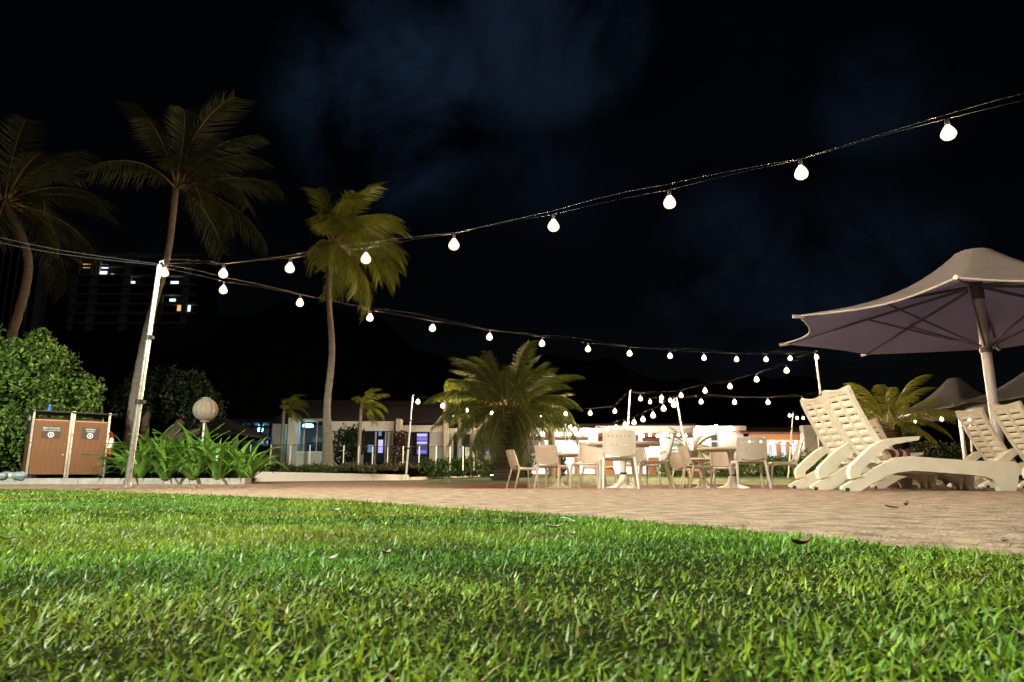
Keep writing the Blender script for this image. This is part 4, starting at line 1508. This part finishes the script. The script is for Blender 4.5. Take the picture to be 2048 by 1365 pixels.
for i, (px, Y, w, h, lab) in enumerate(((862, 28.0, 0.9, 0.50, 'dark green hedge plant at the end of the edging wall'), (900, 28.6, 0.8, 0.55, 'dark green hedge plant below the slender palms'),
                                        (942, 29.2, 0.9, 0.58, 'dark green hedge plant beside the date palm trunk'), (985, 29.8, 0.6, 0.5, 'yellow lit hedge plant behind the garden uplight'))):
    shrub('hedge_plant', lab, 'hedge', (xat(px, Y), Y, 0.12), [(0, 0, h * 0.6, w, 0.5, h * 0.8)], 1700, 0.07, (0.02, 0.04, 0.01), (0.06, 0.10, 0.025), 70 + i, 'hedge plants beside the date palm', 3, 0.015)
Y = 27.2
upl = thing('garden_uplight', 'small lit garden uplight on the ground beside the date palm', 'lamp', (xat(984, Y, 946), Y, 0.05))
obj('housing', MB().lathe([(0.05, -0.05), (0.05, 0.10), (0.056, 0.12), (0.05, 0.125)], 12), M['black'], upl)
obj('lens', MB().lathe([(0.045, 0.126), (0.04, 0.14), (0.01, 0.145)], 12), M['uplight'], upl)
shrub('hedge_plant', 'dark shrub in front of the shop beside the coconut palm', 'shrub', (xat(693, 31), 31, 0.5), [(0, 0, 0.9, 0.75, 0.6, 0.95), (0.4, 0, 1.2, 0.5, 0.5, 0.6)], 2600, 0.09, (0.008, 0.014, 0.006), (0.025, 0.04, 0.015), 81)
shrub('hedge_plant', 'thin dark shrub with red flowers by the purple lit shop', 'shrub', (xat(797, 33), 33, 0.5), [(0, 0, 0.8, 0.35, 0.4, 0.8), (0.1, 0, 1.4, 0.4, 0.4, 0.4)], 1300, 0.08, (0.02, 0.02, 0.008), (0.08, 0.03, 0.02), 82)
for i, (px, Y, w, h, lab) in enumerate(((1445, 37, 1.2, 0.75, 'dark hedge plant behind the right table'), (1345, 36, 0.9, 0.7, 'rounded hedge plant left of the cycad'), (1520, 36, 1.2, 0.85, 'bright green hedge plant in front of the timber doors'),
                                        (1570, 35.6, 1.2, 0.9, 'leafy hedge plant behind the rightmost chair'), (1620, 35.2, 1.2, 1.05, 'tall hedge plant beside the lounger backs'), (1670, 35, 1.3, 1.0, 'hedge plant hidden behind the lounger backs'))):
    shrub('hedge_plant', lab, 'hedge', (xat(px, Y), Y, zlawn_far(Y)), [(0, 0, h * 0.55, w, 0.6, h * 0.7), (0.5, 0.1, h * 0.6, w * 0.6, 0.5, h * 0.6)], 2200, 0.085, (0.04, 0.08, 0.015), (0.15, 0.28, 0.05), 90 + i, 'hedge in front of the halls', 3, 0.02)
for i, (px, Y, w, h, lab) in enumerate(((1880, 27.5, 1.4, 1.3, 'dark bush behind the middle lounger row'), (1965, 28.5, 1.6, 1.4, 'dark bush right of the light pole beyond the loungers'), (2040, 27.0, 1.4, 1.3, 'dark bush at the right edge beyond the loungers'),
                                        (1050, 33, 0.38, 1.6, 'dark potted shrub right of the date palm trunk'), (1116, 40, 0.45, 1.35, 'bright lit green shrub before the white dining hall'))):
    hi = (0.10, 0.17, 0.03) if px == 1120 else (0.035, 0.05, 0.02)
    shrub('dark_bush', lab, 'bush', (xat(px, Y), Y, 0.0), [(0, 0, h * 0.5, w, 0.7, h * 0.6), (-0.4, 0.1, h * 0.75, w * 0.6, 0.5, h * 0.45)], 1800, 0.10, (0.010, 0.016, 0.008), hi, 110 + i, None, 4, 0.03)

# ------------------------------------------------------------------ glass fence with steel posts
fn = thing('glass_fence', 'glass panel fence with thin steel posts across the bed', 'fence')
fpx = [455, 500, 541, 580, 619, 653, 687, 717, 745, 775, 806, 838, 872, 900, 926, 948]
pp = []
for i, px in enumerate(fpx):
    Y = 26.2 + i * 0.14
    x = xat(px, Y, 915)
    b, tpz = bed_z(x, Y) - 0.12, zat(888 + 0.55 * i if i < 8 else 893, Y)
    pp.append((x, Y, b, tpz))
for i, (x, Y, b, tz) in enumerate(pp):
    obj('post', MB().tube([(x, Y, b), (x, Y, tz)], 0.022, 10), M['polewhite'], fn)
    if i:
        x0, Y0, b0, t0 = pp[i - 1]
        obj('glass_panel', MB().add([(x0 + 0.05, Y0, b0 + 0.1), (x - 0.05, Y, b + 0.1), (x - 0.05, Y, tz - 0.03), (x0 + 0.05, Y0, t0 - 0.03),
                                     (x0 + 0.05, Y0 + 0.01, b0 + 0.1), (x - 0.05, Y + 0.01, b + 0.1), (x - 0.05, Y + 0.01, tz - 0.03), (x0 + 0.05, Y0 + 0.01, t0 - 0.03)],
                                    [(0, 1, 2, 3), (4, 7, 6, 5), (3, 2, 6, 7), (0, 4, 5, 1), (0, 3, 7, 4), (1, 5, 6, 2)]), M['fglass'], fn, smooth_deg=0)
        obj('top_rail', MB().tube([(x0, Y0, t0 - 0.01), (x, Y, tz - 0.01)], 0.012, 6), M['black'], fn)

# ------------------------------------------------------------------ left shop building


def px_box(parent, name, x0, x1, y0, y1, Y, depth, material, sub=None):
    """a block whose front face stands Y metres ahead and covers that span of the photograph"""
    a, b = at(x0, y1, Y), at(x1, y0, Y)
    return obj(name, MB().box2((a.x, Y, a.z), (b.x, Y + depth, b.z)), material, sub or parent, smooth_deg=0)


Y = 36.0
sb = thing('shop_building', 'long low white shop building with blue and purple lit windows behind the fence', 'building')
z0 = 0.3
# main wall pieces with real openings between them
px_box(sb, 'pillar', 571, 590, 836, 935, Y - 0.6, 0.9, M['whitewall'])
px_box(sb, 'wall', 540, 570, 848, 935, Y, 0.4, M['greywall'])
px_box(sb, 'wall', 590, 655, 906, 935, Y, 0.3, M['whitewall'])
px_box(sb, 'lintel', 590, 655, 838, 842, Y - 0.1, 0.5, M['whitewall'])
px_box(sb, 'wall', 655, 722, 850, 935, Y + 0.2, 0.3, M['greywall'])
w = px_box(sb, 'window_frame', 606, 609, 842, 906, Y, 0.15, M['white'])
px_box(sb, 'window_frame', 631, 635, 842, 906, Y, 0.15, M['white'])
px_box(sb, 'window_frame', 590, 655, 903, 906, Y - 0.05, 0.2, M['white'])
for x0, x1 in ((590.5, 606), (609, 631), (635, 655)):
    px_box(sb, 'pane', x0, x1, 842.3, 903, Y + 0.06, 0.012, M['pane'])
px_box(sb, 'room_wall', 585, 660, 835, 912, Y + 4.0, 0.15, M['blueroom'])
px_box(sb, 'room_wall', 588, 600, 838, 908, Y + 1.2, 0.2, M['blueroom'])
px_box(sb, 'room_counter', 612, 640, 885, 908, Y + 2.5, 0.4, M['darkroom'])
lp = obj('ceiling_lamp', MB().lathe([(0.02, 0.12), (0.25, 0.10), (0.27, 0.0), (0.22, -0.05), (0.02, -0.06)], 18), M['lamp_cyan'], sb, loc=at(616, 853, Y + 1.0))
obj('lamp_rim', MB().lathe([(0.275, 0.03), (0.29, 0.03), (0.29, 0.06), (0.275, 0.06)], 18), M['white'], lp)
px_box(sb, 'fascia', 655, 789, 843, 862, Y - 0.3, 0.5, M['whitewall'])
px_box(sb, 'pillar', 789, 801, 838, 935, Y - 0.5, 0.8, M['whitewall'])
for x0, x1 in ((722, 728), (748, 753), (768, 773)):
    px_box(sb, 'door_frame', x0, x1, 862, 930, Y, 0.12, M['greywall'])
for x0, x1 in ((728, 748), (753, 768)):
    px_box(sb, 'pane', x0, x1, 862.3, 930, Y + 0.05, 0.012, M['pane'])
px_box(sb, 'wall', 773, 789, 862, 935, Y, 0.3, M['greywall'])
px_box(sb, 'room_wall', 715, 800, 855, 935, Y + 3.5, 0.15, M['darkroom'])
px_box(sb, 'lit_screen', 757, 763, 862, 872, Y + 1.6, 0.05, M['lit_blue'])
px_box(sb, 'lit_screen', 756, 766, 880, 906, Y + 1.6, 0.05, M['lit_violet'])
px_box(sb, 'lit_shelf', 735, 746, 890, 905, Y + 2.6, 0.05, M['lit_blue'])
# right hand wing, a little further back
Y2 = 37.5
px_box(sb, 'fascia', 801, 890, 851, 864, Y2, 0.5, M['whitewall'])
px_box(sb, 'pillar', 886, 896, 846, 925, Y2 - 0.2, 0.5, M['whitewall'])
px_box(sb, 'fascia', 896, 1000, 857, 868, Y2 + 0.5, 0.5, M['whitewall'])
px_box(sb, 'wall', 858, 886, 864, 935, Y2 + 0.1, 0.3, M['greywall'])
px_box(sb, 'wall', 801, 812, 864, 935, Y2 + 0.1, 0.3, M['greywall'])
px_box(sb, 'wall', 812, 858, 912, 935, Y2 + 0.1, 0.3, M['darkroom'])
px_box(sb, 'wall', 896, 906, 868, 935, Y2 + 0.6, 0.3, M['greywall'])
px_box(sb, 'wall', 940, 1000, 868, 935, Y2 + 0.6, 0.3, M['greywall'])
px_box(sb, 'room_wall', 800, 1000, 855, 935, Y2 + 4.0, 0.15, M['darkroom'])
px_box(sb, 'pane', 812, 858, 864.3, 912, Y2 + 0.2, 0.012, M['pane'])
sh = px_box(sb, 'display_shelf', 833, 855, 866, 909, Y2 + 1.2, 0.10, M['blueroom'])
px_box(sb, 'lit_shelf', 834, 854, 868, 873, Y2 + 1.1, 0.05, M['lit_violet'], sh)
px_box(sb, 'lit_shelf', 834, 854, 876, 880, Y2 + 1.1, 0.05, M['lit_purple'], sh)
px_box(sb, 'lit_shelf', 834, 854, 884, 888, Y2 + 1.1, 0.05, M['lit_violet'], sh)
px_box(sb, 'lit_shelf', 834, 853, 901, 907, Y2 + 1.1, 0.05, M['lit_purple'], sh)
px_box(sb, 'lit_screen', 814, 820, 868, 880, Y2 + 2.0, 0.05, M['lit_blue'])
px_box(sb, 'lit_screen', 917, 924, 885, 915, Y2 + 2.0, 0.05, M['lit_blue'])
px_box(sb, 'counter', 930, 946, 895, 925, Y2 - 0.4, 0.4, M['white'])
px_box(sb, 'lit_screen', 972, 978, 900, 908, Y2 + 0.5, 0.05, M['lit_violet'])
px_box(sb, 'lit_screen', 982, 996, 902, 908, Y2 + 0.5, 0.05, M['lit_blue'])
# dark hipped roof behind the parapets
ra, rb = at(545, 842, Y + 0.5), at(1010, 858, Y + 2.5)
tp1, tp2 = at(600, 800, Y + 5), at(930, 832, Y + 6)
rf = MB().add([(ra.x, ra.y, ra.z), (rb.x, rb.y, ra.z), (tp2.x, tp2.y, tp1.z), (tp1.x, tp1.y, tp1.z), (ra.x, ra.y + 11, ra.z), (rb.x, rb.y + 9, ra.z)],
              [(0, 1, 2, 3), (0, 3, 4), (1, 5, 2), (4, 3, 2, 5), (0, 4, 5, 1)])
obj('roof', rf, M['roofdark'], sb, smooth_deg=0)
# glass fronted building on the left with a cyan lamp
Y = 40.0
gb = thing('glass_pavilion', 'dark glass fronted building with a cyan ceiling lamp left of the white pillar', 'building')
px_box(gb, 'roof', 420, 575, 838, 845, Y - 0.5, 6, M['roofdark'])
px_box(gb, 'room_wall', 430, 570, 845, 940, Y + 4, 0.2, M['blueroom'])
px_box(gb, 'wall', 455, 470, 845, 940, Y, 0.3, M['greywall'])
for x in (480, 500, 518, 537, 556):
    px_box(gb, 'mullion', x, x + 2.2, 845, 938, Y, 0.1, M['black'])
    px_box(gb, 'pane', x + 2.3, x + 17.5, 845.4, 938, Y + 0.04, 0.012, M['pane'])
lp = obj('ceiling_lamp', MB().lathe([(0.02, 0.10), (0.12, 0.10), (0.14, 0.0), (0.12, -0.12), (0.02, -0.14)], 14), M['lamp_cyan'], gb, loc=at(521, 860, Y + 1.5))
obj('lamp_mount', MB().lathe([(0.16, 0.24), (0.16, 0.34), (0.05, 0.36)], 14), M['lamp_teal'], lp)
px_box(gb, 'lit_screen', 516, 527, 883, 888, Y + 2.5, 0.05, M['lit_blue'])
px_box(gb, 'lit_screen', 533, 540, 881, 888, Y + 2.5, 0.05, M['lit_blue'])
px_box(gb, 'counter', 505, 545, 893, 935, Y + 1.0, 0.5, M['darkroom'])
# pyramid roofed kiosk
Y = 33.0
kp = thing('kiosk', 'dark kiosk with a pyramid roof behind the paper lantern', 'building')
a, b, tpk = at(330, 866, Y), at(482, 866, Y), at(425, 826, Y + 2.5)
obj('roof', MB().add([(a.x, Y, a.z), (b.x, Y, a.z), (b.x, Y + 5, a.z), (a.x, Y + 5, a.z), (tpk.x, Y + 2.5, tpk.z), (a.x, Y, a.z - 0.12), (b.x, Y, a.z - 0.12), (b.x, Y + 5, a.z - 0.12), (a.x, Y + 5, a.z - 0.12)],
                     [(0, 1, 4), (1, 2, 4), (2, 3, 4), (3, 0, 4), (0, 5, 6, 1), (1, 6, 7, 2), (2, 7, 8, 3), (3, 8, 5, 0), (5, 8, 7, 6)]), M['roofdark'], kp, smooth_deg=0)
for x in (345, 466):
    px_box(kp, 'post', x, x + 8, 869, 950, Y + 0.3, 0.2, M['greywall'])
px_box(kp, 'wall', 345, 474, 880, 950, Y + 3.5, 0.2, M['darkroom'])
px_box(kp, 'lit_screen', 412, 420, 866 + 6, 878, Y + 3.3, 0.05, M['lit_grey'])

# ------------------------------------------------------------------ lit halls on the right
Y = 52.0
dh = thing('dining_hall', 'brightly lit open dining hall with white fascia behind the chairs', 'building')
px_box(dh, 'fascia', 1030, 1192, 856, 873, Y, 0.4, M['whitewall'])
px_box(dh, 'soffit', 1030, 1192, 873.3, 876.5, Y + 0.1, 3.0, M['soffit'])
px_box(dh, 'fascia', 1192, 1392, 852, 866, Y + 1, 0.4, M['whitewall'])
px_box(dh, 'signboard', 1176, 1192, 866, 881, Y - 0.1, 0.08, M['blueroom'])
px_box(dh, 'soffit', 1192, 1392, 866.3, 873, Y + 1.1, 3.0, M['soffit'])
px_box(dh, 'roof', 1030, 1392, 848, 856, Y + 3.5, 8, M['roofdark'])
px_box(dh, 'rear_wall_glow', 1030, 1100, 876, 952, Y + 5.0, 0.2, M['lit_white'])  # rear walls emit light themselves, standing in for the lit interior
px_box(dh, 'rear_wall_glow', 1100, 1240, 876, 952, Y + 5.2, 0.2, M['lit_white'])
px_box(dh, 'timber_bulkhead', 1190, 1330, 874, 893, Y + 2.6, 0.2, M['soffit'])
px_box(dh, 'rear_wall_glow', 1240, 1392, 876, 952, Y + 5.4, 0.2, M['lit_white'])
for x0, x1 in ((1040, 1046), (1100, 1105), (1190, 1196), (1324, 1337), (1280, 1284)):
    px_box(dh, 'column', x0, x1, 866, 950, Y + 0.3, 0.35, M['white'])
px_box(dh, 'floor', 1030, 1392, 948, 951, Y - 0.5, 7, M['path'])
for x, wd in ((1150, 9), (1212, 14), (1300, 18), (1352, 12)):
    px_box(dh, 'bar_counter', x, x + wd, 915, 948, Y + 2.0, 0.6, M['timber'])
for i, (x, y) in enumerate(((1120, 868), (1140, 868), (1154, 868), (1187, 868), (1245, 867), (1257, 867), (1300, 870), (1329, 870), (1357, 870), (1168, 868), (1208, 868), (1226, 866), (1273, 866), (1286, 872), (1315, 872), (1343, 872), (1371, 872), (1060, 870), (1085, 869))):
    obj('eaves_lamp', MB().lathe([(0.02, 0.10), (0.07, 0.08), (0.09, 0.0), (0.07, -0.08), (0.02, -0.10)], 10), M['lamp_white'], dh, loc=at(x, y, Y - 0.35))
Y = 47.0
wb = thing('white_block', 'bright white block with one window between the two lit halls', 'building')
px_box(wb, 'cornice', 1392, 1492, 852, 862, Y - 0.3, 4, M['path'])
px_box(wb, 'wall', 1392, 1421, 862, 948, Y, 0.4, M['white'])
px_box(wb, 'wall', 1441, 1486, 862, 948, Y, 0.4, M['white'])
px_box(wb, 'wall', 1421, 1441, 897, 948, Y, 0.4, M['white'])
px_box(wb, 'lintel', 1421, 1441, 862, 871, Y, 0.4, M['white'])
wf = px_box(wb, 'window_frame', 1421, 1441, 882, 884, Y + 0.1, 0.1, M['white'])
px_box(wb, 'pane', 1421, 1441, 871, 897, Y + 0.16, 0.012, M['pane'], wf)
px_box(wb, 'room_wall', 1415, 1447, 865, 900, Y + 2.0, 0.1, M['blueroom'])
for i, (x, y) in enumerate(((1397, 858), (1424, 867), (1437, 866), (1391, 861), (1432, 853), (1463, 858))):
    obj('wall_lamp', MB().lathe([(0.02, 0.10), (0.07, 0.08), (0.09, 0.0), (0.07, -0.08), (0.02, -0.10)], 10), M['lamp_white'], wb, loc=at(x, y, Y - 0.6))
Y = 46.0
th = thing('timber_hall', 'hall with purple brown roof, orange timber fascia and timber framed glass doors', 'building')
ra, rb = at(1486, 869, Y), at(1625, 869, Y)
rt = at(1500, 856, Y + 3)
obj('roof', MB().add([(ra.x - 0.3, Y - 0.5, ra.z), (rb.x + 3, Y - 0.5, ra.z), (rb.x + 3, Y + 4, rt.z), (ra.x - 0.3, Y + 4, rt.z), (ra.x - 0.3, Y - 0.5, ra.z + 0.12), (rb.x + 3, Y - 0.5, ra.z + 0.12), (rb.x + 3, Y + 4, rt.z + 0.12), (ra.x - 0.3, Y + 4, rt.z + 0.12)],
                     [(0, 3, 2, 1), (4, 5, 6, 7), (0, 1, 5, 4), (2, 3, 7, 6), (0, 4, 7, 3), (1, 2, 6, 5)]), M['roofpurple'], th, smooth_deg=0)
px_box(th, 'timber_fascia', 1500, 1616, 868.5, 880, Y, 0.25, M['timber'])
px_box(th, 'lintel', 1490, 1616, 880.2, 887, Y + 0.05, 0.3, M['white'])
px_box(th, 'wall', 1486, 1516, 887, 948, Y + 0.1, 0.3, M['white'])
for x in (1516, 1535):
    px_box(th, 'window_frame', x, x + 2, 887, 946, Y + 0.1, 0.1, M['white'])
for x in (1557, 1577, 1600):
    px_box(th, 'door_frame', x, x + 4.5, 887, 946, Y + 0.08, 0.12, M['timber'])
px_box(th, 'door_frame', 1557, 1604.5, 884.5, 888, Y + 0.04, 0.14, M['timber'])
for x0, x1 in ((1518, 1535), (1537, 1557), (1561.5, 1577), (1581.5, 1600), (1604.5, 1616)):
    px_box(th, 'pane', x0, x1, 887.3, 946, Y + 0.16, 0.012, M['pane'])
px_box(th, 'room_wall', 1500, 1640, 880, 948, Y + 5, 0.1, M['white'])
for x0, x1, y0, y1 in ((1524, 1532, 896, 925), (1545, 1553, 890, 912), (1564, 1570, 893, 915), (1586, 1593, 893, 920), (1607, 1613, 892, 925)):
    px_box(th, 'lit_screen', x0, x1, y0, y1, Y + 4.5, 0.05, M['lit_cool'])
for x in (1510, 1535, 1560, 1585, 1610):
    obj('ceiling_lamp', MB().lathe([(0.02, 0.05), (0.2, 0.04), (0.2, 0.0), (0.02, -0.02)], 12), M['lamp_cool'] if 'lamp_cool' in M else M.setdefault('lamp_cool', emit('lamp_cool', (0.7, 0.85, 1.0), 200.0)), th, loc=at(x, 888.5, Y + 2.5))
for x in (1500, 1522, 1545, 1568, 1592):  # eaves lamps added here to brighten the hall front
    obj('eaves_lamp', MB().lathe([(0.02, 0.06), (0.06, 0.05), (0.07, 0.0), (0.05, -0.06), (0.02, -0.07)], 10), M['lamp_white'], th, loc=at(x, 884, Y - 0.8))
px_box(th, 'column', 1614, 1633, 851, 948, Y - 1.0, 0.6, M['whitewall'])
px_box(th, 'wall', 1633, 1690, 862, 948, Y - 0.5, 0.3, M['white'])
px_box(th, 'lit_screen', 1638, 1644, 900, 920, Y - 0.56, 0.05, M['lit_blue'])

# ------------------------------------------------------------------ high-rise blocks in the dark
Y = 245.0
hb = thing('apartment_block', 'dim wide apartment block with a few lit windows at the upper left', 'apartment building')
px_box(hb, 'wall', 86, 395, 512, 900, Y, 20, M['towerdark'])
px_box(hb, 'roof', 84, 398, 508, 513, Y - 2, 24, M['concrete'])
for k in range(7):
    y = 530 + k * 19
    px_box(hb, 'balcony_slab', 90, 392, y, y + 3.2, Y - 2.2, 2.1, M['concrete'])
for k, x in enumerate((100, 142, 184, 250, 318, 370)):
    px_box(hb, 'party_wall', x, x + 2, 513, 662, Y - 1.4, 1.3, M['concrete'])
px_box(hb, 'penthouse_wall', 252, 278, 506, 523, Y - 1.0, 0.9, M['concrete'])
for x0, x1, y0, y1, mm in ((98, 110, 508, 521, 'lit_warm'), (166, 181, 528, 536, 'lit_warm'), (188, 203, 528, 536, 'lit_grey'), (203, 217, 530, 537, 'lit_cool'), (184, 198, 543, 553, 'lit_grey'),
                           (199, 214, 543, 553, 'lit_cool'), (221, 228, 548, 553, 'lit_warm'), (282, 287, 531, 535, 'lit_cool'), (262, 270, 563, 567, 'lit_cool'), (316, 327, 563, 570, 'lit_cool'),
                           (341, 357, 563, 570, 'lit_cool'), (371, 375, 567, 569, 'lit_cool'), (339, 351, 598, 603, 'lit_cool'), (354, 366, 611, 622, 'lit_warm'), (367, 381, 611, 623, 'lit_cool'),
                           (88, 96, 579, 594, 'lit_cool'), (86, 91, 600, 613, 'lit_grey'), (112, 123, 582, 588, 'lit_grey'), (163, 172, 506, 509, 'lit_grey')):
    f_ = px_box(hb, 'window', x0 - 0.8, x1 + 0.8, y0 - 0.8, y1 + 0.8, Y - 0.5, 0.45, M['concrete'])
    px_box(hb, 'lit_pane', x0, x1, y0, y1, Y - 0.8, 0.25, M[mm], f_)
Y = 225.0
tw_ = thing('tower_block', 'dark tower block with vertical fins at the left edge', 'tower')
px_box(tw_, 'wall', -60, 84, 490, 900, Y, 18, M['towerdark'])
for k in range(9):
    x = -52 + k * 15.2
    px_box(tw_, 'fin', x, x + 4.5, 488, 700, Y - 2.5, 2.4, M['concrete'])
px_box(tw_, 'roof', -62, 86, 484, 489, Y - 3, 22, M['concrete'])
f_ = px_box(tw_, 'window', 43, 62, 573, 590, Y - 0.8, 0.7, M['concrete'])
px_box(tw_, 'lit_pane', 45, 60, 574, 578, Y - 1.0, 0.15, M['lit_cool'], f_)
px_box(tw_, 'lit_pane', 46, 59, 580, 584, Y - 1.0, 0.15, M['lit_grey'], f_)

# ------------------------------------------------------------------ litter on the lawn and terrace


def curled_leaf(label, loc, size, material, rz, curl=1.2):
    o = obj('fallen_leaf', MB().sheet(lambda u, v: ((u - 0.5) * size, (v - 0.5) * size * 0.5 * (1 - abs(2 * u - 1) ** 2.2 * 0.9), curl * size * ((u - 0.5) ** 2 + (v - 0.5) ** 2 * 0.6)), 8, 6, 0.0006), material, loc=loc, rot=(R.uniform(-0.3, 0.3), R.uniform(-0.3, 0.3), rz))
    return tag(o, label, 'leaf', 'fallen leaves and petals')


for lab, px, py, z, size, mm, rz, curl in (
        ('curled brown dry leaf lying at the lawn edge on the right', 1606, 1089, 0.024, 0.046, 'dry', 0.3, 0.9),
        ('pale upright petal on the grass left of centre', 773, 1108, 0.026, 0.022, 'petal', 1.1, 0.8),
        ('pale folded petal on the grass near the far lawn edge', 1108, 1056, 0.024, 0.040, 'petal', 0.1, 0.7),
        ('tiny pale petal on the grass right of the folded petal', 1146, 1070, 0.024, 0.016, 'petal', 0.8, 1.2),
        ('small pale petal on the grass left of the upright one', 664, 1118, 0.026, 0.018, 'petal', 0.3, 0.9),
        ('white petal standing in the grass far left of centre', 670, 1022, 0.024, 0.045, 'petal', 0.9, 0.6),
        ('white petal in the grass at the left edge', 8, 1079, 0.026, 0.028, 'petal', 0.5, 0.9),
        ('flat dark leaf on the paving in front of the loungers', 1783, 1015, 0.006, 0.07, 'dry', 0.1, 0.25),
        ('round brown leaf on the paving in front of the nearest lounger', 1814, 1010, 0.012, 0.05, 'dry', 0.7, 0.9),
        ('dark leaf on the paving edge at the far right', 2010, 1083, 0.006, 0.025, 'dry', 0.4, 0.5),
        ('dark dry leaf beside the leaning pole base', 193, 981, 0.012, 0.07, 'dry', 0.2, 0.8)):
    r_ = raydir(px, py)
    tt = (z - CAMZ) / r_.z
    curled_leaf(lab, (r_.x * tt, r_.y * tt, z), size, M[mm], rz, curl)
for lab, p0, p1, mm in (('thin dark twig on the paving beyond the lawn edge', (1060, 1014), (1098, 1011), 'dry'), ('pale thin straw on the grass by the folded petal', (1070, 1043), (1110, 1036), 'petal'),
                        ('pale bent straw at the lawn edge right of the petals', (1120, 1035), (1150, 1043), 'petal')):
    q = []
    for px, py in (p0, p1):
        r_ = raydir(px, py)
        zz = 0.006 if 'paving' in lab else 0.026
        tt = (zz - CAMZ) / r_.z
        q.append(Vector((r_.x * tt, r_.y * tt, zz)))
    tag(obj('twig', MB().tube([q[0], q[0].lerp(q[1], 0.5) + Vector((0, 0.02, 0.003)), q[1]], [0.0006, 0.0008, 0.0005], 5), M[mm]), lab, 'twig')
